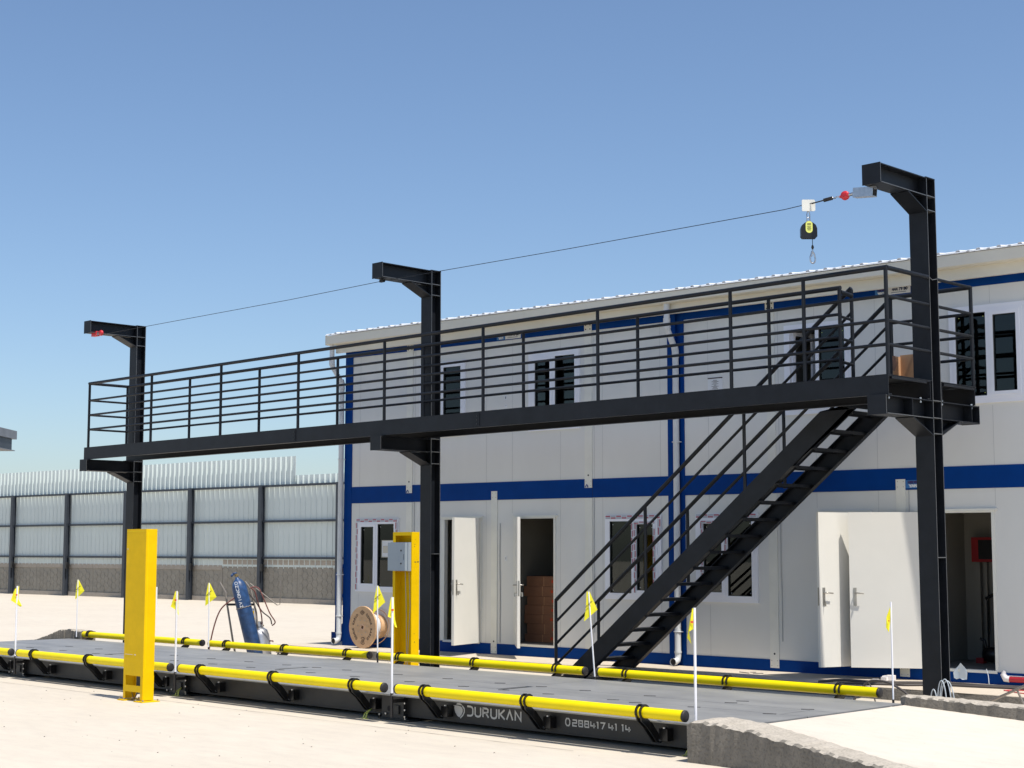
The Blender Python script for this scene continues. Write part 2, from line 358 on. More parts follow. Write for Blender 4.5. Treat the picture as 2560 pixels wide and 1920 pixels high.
# corner boxes with load cells
def joint_box(x1, wd=0.33):
    x0 = x1 - wd
    m = MB()
    m.box(x0, x1, 11.03, 11.078, 0.025, ZT - 0.015); m.box(x0 - 0.01, x1 + 0.01, 11.02, 11.03, 0.02, ZT - 0.015)
    m.box(x0 - 0.05, x1 + 0.12, 11.0, 11.16, 0.008, 0.022)
    m.box(x0 + 0.18, x0 + 0.28, 11.0, 11.019, 0.07, 0.16)
    o = m.build('corner_box', 'wbside', wb)
    h = MB(); h.disc((x0 + 0.11, 11.019, 0.12), (0, -1, 0), 0.028, 0.003, 14); h.build('inspection_hole', 'slot', o)
    b = MB()
    for (dx, dz) in ((0.07, 0.065), (wd + 0.045, 0.12), (wd + 0.045, 0.19), (wd + 0.045, 0.05), (-0.03, 0.05), (wd + 0.05, 0.028)):
        b = MB(); b.disc((x0 + dx, 11.012, dz), (0, -1, 0), 0.010, 0.012, 8); b.build('bolt', 'bolt', o)
    return o
for x in (-20.63, -16.57, -12.50): joint_box(x)
joint_box(-8.45, 0.14)
for x in (-20.5, -16.5, -12.5): 
    m = MB(); m.box(x - 0.3, x, 13.6, 13.68, 0.02, ZT - 0.015); m.build('corner_box', 'wbside', wb)

# lettering on the side: stroke glyphs
GL = {
 'D': [[(0.05, 1), (0.55, 1), (0.8, 0.92), (0.92, 0.75), (0.92, 0.25), (0.8, 0.08), (0.55, 0), (0.05, 0)]],
 'U': [[(0.08, 1), (0.08, 0.25), (0.2, 0.06), (0.4, 0), (0.6, 0), (0.8, 0.06), (0.92, 0.25), (0.92, 1)]],
 'R': [[(0.08, 0), (0.08, 0.95)], [(0.0, 0.95), (0.6, 0.95), (0.82, 0.85), (0.82, 0.6), (0.6, 0.48), (0.2, 0.48)], [(0.5, 0.48), (0.92, 0)]],
 'K': [[(0.08, 0), (0.08, 1)], [(0.9, 1), (0.25, 0.5), (0.92, 0)]],
 'A': [[(0.02, 0), (0.46, 0.95), (0.9, 0)]],
 'N': [[(0.08, 0), (0.08, 0.95), (0.88, 0.05), (0.88, 1)]],
 '0': [[(0.25, 0), (0.08, 0.3), (0.08, 0.7), (0.25, 1), (0.65, 1), (0.82, 0.7), (0.82, 0.3), (0.65, 0), (0.25, 0)]],
 '2': [[(0.08, 0.95), (0.85, 0.95), (0.85, 0.52), (0.1, 0.48), (0.1, 0.05), (0.88, 0.05)]],
 '8': [[(0.1, 0.05), (0.1, 0.45), (0.2, 0.52), (0.12, 0.6), (0.12, 0.95), (0.82, 0.95), (0.82, 0.6), (0.74, 0.52), (0.85, 0.45), (0.85, 0.05), (0.1, 0.05)], [(0.2, 0.52), (0.74, 0.52)]],
 '4': [[(0.1, 1), (0.1, 0.35), (0.98, 0.35)], [(0.7, 0.75), (0.7, 0)]],
 '1': [[(0.1, 0.95), (0.45, 0.95), (0.45, 0)]],
 '7': [[(0.05, 0.95), (0.85, 0.95), (0.35, 0)]],
}
def glyphs(mb, s_, x, z, wd, ht, pitch, st, o, ex, ez, nr):
    for ch in s_:
        if ch == ' ': x += pitch * 0.45; continue
        kk = 0.62 if ch == '1' else 1.0
        for pl in GL[ch]: mb.stroke([(x + p[0] * wd * kk / (1 if ch != '1' else 1), z + p[1] * ht) for p in pl], st, o, ex, ez, nr)
        x += pitch * kk
    return x
FO = (0, 11.079, 0)
m = MB(); EX = (1, 0, 0); EZ = (0, 0, 1); NR = (0, -1, 0)
glyphs(m, 'DURUKAN', -11.588, 0.125, 0.095, 0.092, 0.1135, 0.0185, FO, EX, EZ, NR)
m.build('company_name', 'lettering', wb)
m = MB()
x = glyphs(m, '0', -10.232, 0.132, 0.072, 0.066, 0.088, 0.0135, FO, EX, EZ, NR)
x = glyphs(m, '288417', -10.142, 0.133, 0.066, 0.060, 0.0765, 0.013, FO, EX, EZ, NR)
x = glyphs(m, ' 41 14', x - 0.01, 0.133, 0.066, 0.060, 0.0765, 0.013, FO, EX, EZ, NR)
m.build('phone_number', 'lettering', wb)
m = MB()     # shield-like emblem: upper cap, body, right crescent
def fillp(mb, pts, o=FO): mb.add([Vector(o) + Vector((p[0], -0.002, p[1])) for p in pts], [list(range(len(pts)))], False)
cx, cz = -11.705, 0.172
fillp(m, [(cx - 0.045, cz + 0.052), (cx - 0.02, cz + 0.068), (cx + 0.015, cz + 0.070), (cx + 0.045, cz + 0.055), (cx + 0.055, cz + 0.046), (cx - 0.01, cz + 0.050)])
fillp(m, [(cx - 0.085, cz + 0.040), (cx - 0.05, cz + 0.043), (cx - 0.01, cz + 0.042), (cx + 0.035, cz + 0.034), (cx + 0.055, cz + 0.012), (cx + 0.056, cz - 0.015), (cx + 0.04, cz - 0.045), (cx + 0.005, cz - 0.074), (cx - 0.025, cz - 0.060), (cx - 0.055, cz - 0.025), (cx - 0.068, cz + 0.012), (cx - 0.066, cz + 0.032)])
m.stroke([(cx + 0.05, cz + 0.042), (cx + 0.078, cz + 0.018), (cx + 0.08, cz - 0.015), (cx + 0.06, cz - 0.048), (cx + 0.02, cz - 0.080)], 0.016, FO, EX, EZ, NR)
m.build('emblem', 'lettering', wb)

# guard rails: tube + end caps + clamps
RT = 0.050
def guard_rail(x0, x1, yc, sgn, shadow_lbl):
    zc = 0.36
    m = MB(); m.tube((x0 + 0.03, yc, zc), (x1 - 0.03, yc, zc), RT, 28)
    rail = m.build('guard_rail', 'yellow', wb)
    for (xa, xb) in ((x0, x0 + 0.03), (x1 - 0.03, x1)):
        c = MB(); c.lathe([(0.0001, 0), (RT * 0.8, 0), (RT * 1.03, 0.008), (RT * 1.03, 0.022), (RT * 0.8, 0.03), (0.0001, 0.03)], (xa, yc, zc), (1, 0, 0), 24)
        c.build('end_cap', 'rubber', rail)
    for off in (0.44, 1.88, 3.31):
        xc = x0 + off; c = MB()
        for dx in (-0.031, 0.019):
            ro = 0.073; ri = 0.0515
            # C-shaped cheek plate round the tube, running down to a lug on the side beam
            outer = [(math.cos(t) * ro * sgn * 1, math.sin(t) * ro) for t in [R(200 - i * 25) for i in range(0, 10)]]
            inner = [(math.cos(t) * ri * sgn * 1, math.sin(t) * ri) for t in [R(200 - i * 25) for i in range(0, 10)]]
            ring = [(xc + dx, yc + a, zc + b) for a, b in outer] + [(xc + dx, yc + a, zc + b) for a, b in inner[::-1]]
            k = len(outer)
            vs = ring + [(p[0] + 0.013, p[1], p[2]) for p in ring]
            fs = []
            for i in range(k - 1):
                a, b, cc, d = i, i + 1, 2 * k - 2 - i, 2 * k - 1 - i
                fs += [(a, b, cc, d), (a + 2 * k, b + 2 * k, cc + 2 * k, d + 2 * k), (a, b, b + 2 * k, a + 2 * k), (d, cc, cc + 2 * k, d + 2 * k)]
            fs += [(0, 2 * k - 1, 4 * k - 1, 2 * k), (k - 1, k, 3 * k, 3 * k - 1)]
            c.add(vs, fs, False)
            arm = [(yc - 0.066 * sgn, zc - 0.0), (yc - 0.03 * sgn, zc - 0.052), (yc + 0.035 * sgn, zc - 0.052), (yc + 0.062 * sgn, zc - 0.09), (yc + 0.215 * sgn, zc - 0.245), (yc + 0.19 * sgn, zc - 0.285), (yc + 0.14 * sgn, zc - 0.27), (yc + 0.02 * sgn, zc - 0.14)]
            arm = [(yc - 0.070 * sgn, zc - 0.005), (yc - 0.0515 * sgn, zc - 0.012), (yc - 0.02 * sgn, zc - 0.0505), (yc + 0.03 * sgn, zc - 0.0505), (yc + 0.10 * sgn, zc - 0.10), (yc + 0.24 * sgn, zc - 0.255), (yc + 0.22 * sgn, zc - 0.285), (yc + 0.17 * sgn, zc - 0.275), (yc + 0.03 * sgn, zc - 0.13), (yc - 0.045 * sgn, zc - 0.075)]
            c.prism([(xc + dx, a, b) for a, b in arm], (0.013, 0, 0))
        c.box(xc - 0.012, xc + 0.012, yc - 0.012, yc + 0.012, zc + 0.053, zc + 0.066)
        cl = c.build('clamp', 'black', rail)
        c = MB()
        yb = 11.079 if sgn > 0 else 13.566
        y0, y1 = (yb - 0.085, yb) if sgn > 0 else (yb, yb + 0.085)
        c.box(xc + 0.03, xc + 0.125, y0, y1, 0.10, 0.205)
        c.box(xc - 0.016, xc + 0.016, min(y0, y1), max(y0, y1), 0.085, 0.14)
        c.build('bracket', 'black', rail)
        c = MB(); c.disc((xc + 0.028, yc + 0.205 * sgn, zc - 0.255), (1, 0, 0), 0.013, 0.012, 10); c.disc((xc - 0.040, yc + 0.205 * sgn, zc - 0.255), (1, 0, 0), 0.013, 0.012, 10)
        c.disc((xc + 0.075, y0 + 0.02 if sgn > 0 else y1 - 0.02, 0.205), (0, 0, 1), 0.014, 0.012, 8)
        c.build('bolt', 'bolt', rail)
for (a, b) in ((-24.36, -20.55), (-20.36, -16.54), (-16.35, -12.535), (-12.355, -8.55)): guard_rail(a, b, 10.80, 1, '')
for (a, b) in ((-24.25, -20.47), (-20.28, -16.48), (-16.31, -12.53), (-12.33, -8.54)): guard_rail(a, b, 13.93, -1, '')

# ------------------------------------------------------------------ pennant markers
RV = Vector((0.7113, 0.7029, 0)); FV = Vector((-0.7029, 0.7113, 0))
flags = [
 # x, y, ztop, zbase, px per metre in outline units, pole outline offset, outline, (lean), label
 ('f', -8.51, 10.88, 1.29, 840, 1715, 1012, [(1698, 1015), (1722, 1020), (1727, 1180), (1700, 1168), (1672, 1185), (1690, 1275), (1660, 1230), (1680, 1110)], 0, 'yellow pennant with a red mark on the white pole beside the near concrete ramp wall'),
 ('f', -12.52, 10.88, 1.297, 700, 1215, 925, [(1205, 925), (1225, 925), (1235, 1090), (1250, 1150), (1235, 1140), (1215, 1080), (1183, 1068), (1190, 990)], 0, 'twisted yellow pennant on a white pole in front of the recessed yellow cabinet post'),
 ('f', -16.57, 10.88, 1.285, 600, 1403, 245, [(1392, 245), (1412, 250), (1413, 380), (1420, 425), (1400, 385), (1360, 360), (1375, 300)], 0, 'drooping yellow pennant on a white pole just right of the solid yellow post'),
 ('f', -20.60, 10.88, 1.281, 520, 146, 205, [(130, 225), (158, 205), (155, 300), (185, 350), (170, 358), (135, 330), (100, 310), (118, 250)], 0, 'drooping yellow pennant on the leftmost white pole of the picture'),
 ('r', -8.34, 13.83, 1.276, 655, 1148, 962, [(1141, 995), (1144, 1080), (1130, 1160), (1113, 1130), (1116, 1060)], 0, 'half-furled small yellow pennant on a white pole before the big open white door'),
 ('r', -12.30, 13.83, 1.303, 520, 838, 880, [(826, 880), (845, 880), (893, 990), (810, 1062), (822, 970)], 0.07, 'yellow pennant on a leaning white pole in front of the foot of the steel stairs'),
 ('r', -16.21, 13.83, 1.31, 460, 1063, 828, [(1060, 828), (1068, 830), (1112, 930), (1036, 1000), (1045, 900)], 0.01, 'yellow pennant on a white pole with dark lower sleeve, before the wooden cable reel'),
 ('r', -20.17, 13.83, 1.287, 420, 1630, 1440, [(1625, 1440), (1634, 1441), (1678, 1530), (1607, 1588), (1610, 1530)], 0.01, 'yellow pennant on a white pole just left of the blue gas bottle'),
 ('r', -24.08, 13.83, 1.283, 400, 600, 1415, [(597, 1415), (604, 1416), (645, 1492), (583, 1550), (588, 1490)], 0, 'yellow pennant on the most distant white pole, at the far left corner of the scale'),
]
for (kd, x, y, zt, ppm, px0, py0, ol, lean, lab) in flags:
    t = thing('marker_flag', lab, 'flag', (x, y, 0.05 if kd == 'f' else 0.28), group='yellow pennants along the weighbridge')
    zb = 0.29; rp = 0.0125 if kd == 'f' else 0.009
    top = Vector((x, y, zt)) - RV * lean * 1.0
    m = MB(); m.path([(x, y, zb), top], rp, 10); m.build('pole', 'pole', t)
    m = MB()
    if kd == 'f': m.tube((x, y, 0.05), (x, y, zb + 0.01), 0.016, 10); m.box(x - 0.03, x + 0.03, y + 0.02, y + 0.2, 0.20, 0.23)
    else: m.tube((x, y, 0.20), (x, y, zb + (0.12 if abs(x + 16.21) < 0.1 else 0.025)), rp * 1.35, 10); m.box(x - 0.02, x + 0.02, y - 0.3, y - 0.01, 0.20, 0.22)
    m.build('socket', 'rubber', t)
    pts = [((p[0] - px0) / ppm, (py0 - p[1]) / ppm) for p in ol]
    m = MB(); n = len(pts); vs = []
    for (a, b) in pts:
        yy = 0.012 * math.sin(a * 60 + b * 25)
        vs.append(Vector((x, y, zt)) - RV * lean + RV * a + Vector((0, 0, b)) + FV * yy)
    m.prism(vs, -FV * 0.003)
    fl = m.build('pennant', 'flag', t)
    cxp = sum(p[0] for p in pts) / n; czp = sum(p[1] for p in pts) / n
    m = MB(); oo = Vector((x, y, zt)) - RV * lean + RV * cxp + Vector((0, 0, czp)) - FV * 0.018
    if kd == 'f': m.obox(oo + Vector((0, 0, 0.04)), RV, FV, (0, 0, 1), 0.012, 0.001, 0.010); m.build('printed_mark', 'redmark', fl)
    elif abs(x + 8.34) > 0.1:
        d = (RV + Vector((0, 0, 0.95))).normalized(); e2 = (RV * -0.95 + Vector((0, 0, 1))).normalized()
        for i in range(7): m.obox(oo + d * (i - 3) * 0.016, d, FV, e2, 0.005, 0.001, 0.005 + 0.004 * (i % 2))
        m.build('printed_mark', 'ink', fl)
    else: m.obox(oo, RV, FV, (0, 0, 1), 0.006, 0.001, 0.006); m.build('printed_mark', 'redmark', fl)
# end of pennants

# ------------------------------------------------------------------ ramps
ZR = lambda x: 0.275 - 0.046 * (x + 8.18)
m = MB(); m.add([(-8.18, 10.95, ZR(-8.18)), (-2.2, 9.0, ZR(-2.2)), (-2.2, 13.8, ZR(-2.2)), (-8.18, 13.8, ZR(-8.18))], [(0, 1, 2, 3)]); m.build('ramp', 'ramp', kind='structure', flip=False)
ZL = lambda x: 0.275 + 0.085 * (x + 24.28)
m = MB(); m.add([(-24.28, 10.9, ZL(-24.28)), (-24.28, 13.85, ZL(-24.28)), (-27.5, 13.85, ZL(-27.5)), (-27.5, 10.9, ZL(-27.5))], [(0, 1, 2, 3)]); m.build('ramp', 'ramp', kind='structure', flip=False)

def spl(pts, n):
    out = []; L = [0]
    for i in range(1, len(pts)): L.append(L[-1] + (Vector(pts[i]) - Vector(pts[i - 1])).length)
    for k in range(n + 1):
        d = L[-1] * k / n; i = max(q for q in range(len(L) - 1) if L[q] <= d + 1e-9); t = (d - L[i]) / (L[i + 1] - L[i])
        out.append(Vector(pts[i]).lerp(Vector(pts[i + 1]), t))
    return out
def kerb_wall(name, outer, inner, label, zbot=-0.02, n=90, rough=0.010):
    o = spl(outer, n); i_ = spl(inner, n); vs = []; fs = []
    for k in range(n + 1):
        rj = lambda: random.uniform(-rough, rough)
        a = o[k] + Vector((0, rj(), rj())); b = i_[k] + Vector((0, rj() * 0.6, rj() * 0.4))
        mid = a.lerp(b, 0.12) + Vector((0, 0, 0.012))
        vs += [Vector((o[k].x, o[k].y, zbot)), a, mid, b, Vector((i_[k].x, i_[k].y, zbot))]
    for k in range(n):
        for q in range(4): fs.append((k * 5 + q, (k + 1) * 5 + q, (k + 1) * 5 + q + 1, k * 5 + q + 1))
    fs += [(0, 1, 2, 3, 4), tuple(n * 5 + q for q in (4, 3, 2, 1, 0))]
    mm = MB(); mm.add(vs, fs, False)
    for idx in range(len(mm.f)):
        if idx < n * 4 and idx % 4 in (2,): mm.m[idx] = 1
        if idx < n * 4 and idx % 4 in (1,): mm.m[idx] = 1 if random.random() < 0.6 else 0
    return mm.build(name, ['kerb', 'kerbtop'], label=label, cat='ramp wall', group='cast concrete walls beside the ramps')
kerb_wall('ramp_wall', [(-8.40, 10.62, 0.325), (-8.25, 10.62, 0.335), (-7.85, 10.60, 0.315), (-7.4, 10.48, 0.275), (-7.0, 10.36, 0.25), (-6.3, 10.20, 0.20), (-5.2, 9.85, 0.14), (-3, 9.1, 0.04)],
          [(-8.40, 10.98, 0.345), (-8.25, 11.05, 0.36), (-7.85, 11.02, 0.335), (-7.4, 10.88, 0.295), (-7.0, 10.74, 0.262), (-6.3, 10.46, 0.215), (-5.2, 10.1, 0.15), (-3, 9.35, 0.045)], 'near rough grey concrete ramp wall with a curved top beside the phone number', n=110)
kerb_wall('ramp_wall', [(-8.22, 13.76, 0.35), (-7.6, 13.76, 0.342), (-6.9, 13.76, 0.322), (-5.0, 13.9, 0.24), (-3, 14.1, 0.12)],
          [(-8.28, 14.02, 0.36), (-7.6, 14.02, 0.352), (-6.9, 14.02, 0.335), (-5.0, 14.16, 0.25), (-3, 14.36, 0.13)], 'far concrete ramp wall with a pale top, right of the dark deck in front of the column foot')
kerb_wall('ramp_wall', [(-24.0, 13.86, 0.40), (-24.4, 13.86, 0.42), (-24.75, 13.88, 0.40), (-25.1, 13.9, 0.31), (-25.6, 13.9, 0.2), (-26.6, 13.9, 0.02)],
          [(-24.0, 14.15, 0.40), (-24.4, 14.15, 0.42), (-24.75, 14.15, 0.405), (-25.1, 14.15, 0.32), (-25.6, 14.15, 0.21), (-26.6, 14.15, 0.025)], 'small wedge of dark concrete at the far left end of the scale')

# ------------------------------------------------------------------ steel access gantry (one welded structure)
GL0 = (-9.03, 16.1, 0)
gan = thing('access_gantry', 'dark grey steel walkway on three cantilever columns with pipe railings and open staircase', 'gantry', GL0, rot=(0, -0.0020, 0))
def tag(o, l): o['label'] = l; return o
def hcol(xr, ztop, rear):
    xl = xr - 0.235; xm = (xl + xr) / 2; y0, y1 = 16.0, 16.2
    m = MB()
    m.box(xl, xr, y0, y0 + 0.015, 0, ztop); m.box(xl, xr, y1 - 0.015, y1, 0, ztop); m.box(xm - 0.006, xm + 0.006, y0 + 0.015, y1 - 0.015, 0, ztop - 0.012)
    m.box(xl - 0.06, xr + 0.06, y0 - 0.08, y1 + 0.08, 0.0, 0.025)
    col = m.build('column', 'steel', gan)
    # top arm
    def ibeam(ya, yb, zb, zt, name):
        a = MB(); a.box(xl, xr, ya, yb, zt - 0.012, zt); a.box(xl, xr, ya, yb, zb, zb + 0.012); a.box(xm - 0.005, xm + 0.005, ya + 0.008, yb, zb + 0.012, zt - 0.012)
        return a
    a = ibeam(15.01, y0, 5.88, 6.10, 'arm'); a.box(xl, xr, 15.002, 15.012, 5.872, 6.108)
    a.box(xl, xr, y0 - 0.0, y1 + 0.002, ztop - 0.010, ztop + 0.002)
    arm = a.build('arm', 'steel', col)
    a = ibeam(15.0, y0, 3.285, 3.495, 'bracket'); a.box(xl, xr, 14.992, 15.002, 3.28, 3.498)
    if rear: 
        a.box(xl, xr, y1, 17.08, 3.483, 3.495); a.box(xl, xr, y1, 17.08, 3.285, 3.297); a.box(xm - 0.005, xm + 0.005, y1, 17.07, 3.297, 3.483); a.box(xl, xr, 17.08, 17.09, 3.28, 3.498)
        a.box(xl, xm - 0.006, 16.9, 16.91, 3.297, 3.483); a.box(xm + 0.006, xr, 16.9, 16.91, 3.297, 3.483); a.box(xm + 0.006, xr, 15.55, 15.56, 3.297, 3.483)
    a.build('bracket', 'steel', col)
    # haunches: sloping flange plate + web triangle
    def haunch(yt, zt, yb, zb):
        a = MB(); d = Vector((0, yb - yt, zb - zt)).normalized(); nn = Vector((0, -d.z, d.y)); 
        c = Vector((xm, (yt + yb) / 2, (zt + zb) / 2)); L = math.hypot(yb - yt, zb - zt) / 2
        a.obox(c, (1, 0, 0), d, nn, 0.1175, L, 0.006)
        a.prism([(xm - 0.004, yt, zt), (xm - 0.004, yb, zt), (xm - 0.004, yb, zb)], (0.008, 0, 0))
        a.build('haunch', 'steel', col)
    haunch(15.60, 5.874, 16.0, 5.70); haunch(15.57, 3.279, 16.0, 3.095)
    if rear: haunch(16.6, 3.279, 16.2, 3.105)
    # web stiffeners in paler steel, the light they catch put into the colour
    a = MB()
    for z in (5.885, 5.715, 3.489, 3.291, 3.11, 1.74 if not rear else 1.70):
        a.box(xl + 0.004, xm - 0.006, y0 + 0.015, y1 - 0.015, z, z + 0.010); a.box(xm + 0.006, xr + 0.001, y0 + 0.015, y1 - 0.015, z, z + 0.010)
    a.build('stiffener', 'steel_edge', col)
    # paler edge line along the flange tips
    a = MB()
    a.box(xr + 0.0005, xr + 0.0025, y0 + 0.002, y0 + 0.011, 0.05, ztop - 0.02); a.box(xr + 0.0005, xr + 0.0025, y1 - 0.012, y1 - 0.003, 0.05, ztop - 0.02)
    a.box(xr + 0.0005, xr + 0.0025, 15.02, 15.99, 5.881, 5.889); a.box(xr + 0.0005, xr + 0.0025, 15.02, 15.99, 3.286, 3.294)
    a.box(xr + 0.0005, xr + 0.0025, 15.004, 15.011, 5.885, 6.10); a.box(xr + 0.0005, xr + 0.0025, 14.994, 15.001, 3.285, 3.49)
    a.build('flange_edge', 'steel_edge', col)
    return col
hcol(-9.03, 6.11, True); hcol(-17.545, 6.11, False); hcol(-25.925, 6.11, False)
m = MB()   # bolts where deck channels sit on the right bracket
for y in (15.1, 15.78, 16.26, 16.95):
    m = MB(); m.lathe([(0.0001, 0), (0.012, 0), (0.012, 0.02), (0.005, 0.022), (0.005, 0.042), (0.014, 0.044), (0.014, 0.06), (0.0001, 0.06)], (-9.06, y, 3.455), (0, 0, 1), 8, False); m.build('bolt', 'bolt', gan)
# walkway channels and deck
XA, XB = -26.12, -9.03
def chan(x0, x1, yf, depth, z0, z1, nm='walkway_beam', outside=True):
    m = MB(); sgn = 1 if outside else -1
    a, b = (yf, yf + 0.010) if sgn > 0 else (yf - 0.010, yf)
    m.box(x0, x1, a, b, z0, z1)
    c, d = (yf + 0.010, yf + depth) if sgn > 0 else (yf - depth, yf - 0.010)
    m.box(x0, x1, c, d, z1 - 0.012, z1 - 0.0005); m.box(x0, x1, c, d, z0 + 0.0005, z0 + 0.012)
    return m.build(nm, 'steel', gan)
chan(XA, XB, 15.05, 0.07, 3.50, 3.715); chan(XA, XB, 15.96, 0.07, 3.50, 3.715, outside=False)
for (x, yf) in ((-13.78, 15.05),):
    pass
def walk_rows():
    m = MB(); m.box(XA, -17.80, 15.05, 15.97, 3.716, 3.724); m.build('deck_plate', 'steel', gan)
    m = MB(); m.box(-17.795, XB, 15.05, 15.97, 3.716, 3.724); m.build('deck_plate', 'steel', gan)
    x = XA + 1.0
    while x < XB - 0.3:
        m = MB(); m.box(x, x + 0.05, 15.125, 15.885, 3.60, 3.71); m.build('cross_beam', 'steel', gan); x += 1.07
walk_rows()
for x in (-19.72, -15.55):   # bolted splice plates on the front channel
    m = MB(); m.box(x - 0.05, x + 0.05, 15.040, 15.049, 3.515, 3.70); sp_ = m.build('splice_plate', 'steel', gan)
    for z in (3.55, 3.605, 3.66):
        m = MB(); m.disc((x + 0.01, 15.040, z), (0, -1, 0), 0.012, 0.008, 8); m.build('bolt', 'black', sp_)
# landing at the stair head
m = MB(); m.box(-10.23, -9.275, 15.975, 17.0, 3.717, 3.725); m.box(-9.27, XB, 15.975, 15.995, 3.717, 3.725); m.box(-9.27, XB, 16.21, 17.03, 3.717, 3.725); m.build('landing_plate', 'steel', gan)
m = MB(); m.box(-10.23, XB, 16.985, 16.995, 3.50, 3.715); m.box(-10.23, -9.28, 16.92, 16.984, 3.501, 3.512); m.box(-10.23, -10.22, 16.0, 16.98, 3.50, 3.715)
m.box(-9.9, -9.86, 15.975, 16.98, 3.62, 3.71); m.box(-9.6, -9.56, 15.975, 16.98, 3.62, 3.71)
m.build('landing_frame', 'steel', gan)
m = MB(); m.box(-9.06, XB, 16.27, 16.98, 3.68, 3.712); m.box(-9.06, XB, 15.13, 15.88, 3.68, 3.712); m.box(-9.05, -9.036, 16.225, 16.235, 3.50, 3.7); m.build('end_angle', 'steel', gan)

PR = 0.0235; RR = 0.019
def railing(name, posts, rails, parent=gan, lab=None):
    m = MB(); 
    o = thing_mesh = None
    top = rails[0]; m.path(top, 0.027, 12); o = m.build(name, 'steel', parent)
    for (a, b) in posts:
        p = MB(); p.tube(a, b, PR, 10); p.build('post', 'steel', o)
    for r_ in rails[1:]:
        p = MB(); p.path(r_, RR, 8); p.build('mid_rail', 'steel', o)
    return o
ZS = [4.925, 4.605, 4.33, 4.06]
fx = [-26.04, -23.92, -21.79, -19.67, -17.58, -15.47, -13.33, -11.19, -10.14, -9.05]
railing('front_railing', [((x, 15.09, 3.72), (x, 15.09, 4.925)) for x in fx], [[(-26.06, 15.09, z), (-9.03, 15.09, z)] for z in ZS])
rx = [-26.06, -23.95, -21.83, -19.70, -17.62, -15.48, -13.34, -11.21, -10.18]
railing('rear_railing', [((x, 15.91, 3.72), (x, 15.91, 4.925)) for x in rx], [[(-26.08, 15.91, z), (-10.16, 15.91, z)] for z in ZS])
railing('end_railing', [], [[(-26.05, 15.11, z), (-26.05, 15.9, z)] for z in ZS])
railing('end_railing', [((-9.05, 17.0, 3.70), (-9.05, 17.0, 4.925))], [[(-9.05, 15.1, z), (-9.05, 15.998, z)] for z in ZS] + [[(-9.05, 16.202, z), (-9.05, 17.02, z)] for z in ZS])
m = MB(); m.path([(-9.035, 16.015, 4.925), (-9.045, 16.1, 4.905), (-9.035, 16.19, 4.925)], 0.006, 6); m.build('welded_loop', 'steel_edge', gan)
railing('landing_railing', [((-10.14, 17.0, 3.6), (-10.14, 17.0, 4.91))], [[(-10.14, 17.0, z), (-9.05, 17.0, z)] for z in ZS])
railing('gate_railing', [((-10.24, 16.27, 3.70), (-10.24, 16.27, 4.95))], [[(-10.18, 15.93, z), (-10.24, 16.27, z)] for z in (4.88, 4.58, 4.31, 4.03)])
# staircase
SLP = 0.784
def stringer(y, ysg, nm, dz=0.0):
    m = MB(); x0, x1 = -14.95, -10.22
    zl = lambda x: 0.125 - dz + SLP * 1.012 * (x + 14.559)
    def top(x): return zl(x) + 0.315
    poly = [(-14.72, 0.0), (-14.715, 0.0), (x1, zl(x1)), (x1, min(3.70, top(x1))), (-10.36, min(3.70, top(-10.36))), (-15.12, 0.0)]
    xb = -14.559 - (0.125 - dz) / (SLP * 1.012); xt = -14.559 - (0.125 - dz + 0.315) / (SLP * 1.012)
    x3 = -14.559 + (3.49 - 0.44 + dz) / (SLP * 1.012)
    poly = [(xb, 0.0), (x1, zl(x1)), (x1, 3.49), (x3, 3.49), (xt, 0.0)]
    m.prism([(a, y, b) for a, b in poly], (0, 0.010 * ysg, 0))
    # flanges
    d = Vector((1, 0, SLP * 1.012)).normalized(); nn = Vector((-d.z, 0, d.x))
    def fl(pa, pb, off):
        pa = Vector(pa); pb = Vector(pb); c = (pa + pb) / 2 + Vector((0, ysg * 0.045, 0)) + nn * off
        m.obox(c, d, (0, 1, 0), nn, (pb - pa).length / 2, 0.034, 0.005)
    fl((xb + 0.02, y, 0.016), (x1 - 0.01, y, zl(x1 - 0.01)), 0.006); fl((xt + 0.02, y, 0.016), (x3 - 0.01, y, 3.48), -0.006)
    return m.build(nm, 'steel', gan)
stringer(16.25, 1, 'stair_stringer'); stringer(17.03, -1, 'stair_stringer', 0.115)
m = MB(); m.box(-15.35, -14.35, 16.2, 17.08, 0.0, 0.018); m.build('stair_base_plate', 'steel', gan)
m = MB(); m.box(-15.25, -14.9, 16.262, 17.018, 0.13, 0.145); m.build('stair_tread', 'steel', gan)
for i in range(16):
    z = 0.311 + 0.2107 * i; x = -14.373 + 0.2755 * i - 0.235
    m = MB(); m.box(x, x + 0.225, 16.262, 17.018, z - 0.006, z); m.box(x, x + 0.006, 16.262, 17.018, z - 0.040, z - 0.006); m.box(x + 0.219, x + 0.225, 16.262, 17.018, z - 0.040, z - 0.006)
    m.build('stair_tread', 'steel', gan)
def stair_rail(y, xs0, z0, xe, posts):
    zz = lambda x, off: z0 + 0.783 * (x - xs0) - off
    rails = [[(xs0, y, zz(xs0, o)), (xe, y, zz(xe, o))] for o in (0, 0.30, 0.61, 0.90)]
    lo = lambda x: 0.44 + 0.793 * (x + 14.559) - 0.05
    ps = [((x, y, max(0.0, lo(x))), (x, y, zz(x, 0))) for x in posts]
    return railing('stair_railing', ps, rails)
stair_rail(16.27, -15.2, 1.09, -10.24, [-15.2, -13.54, -11.88]); stair_rail(17.01, -15.05, 1.07, -10.14, [-15.05, -13.40, -11.78])

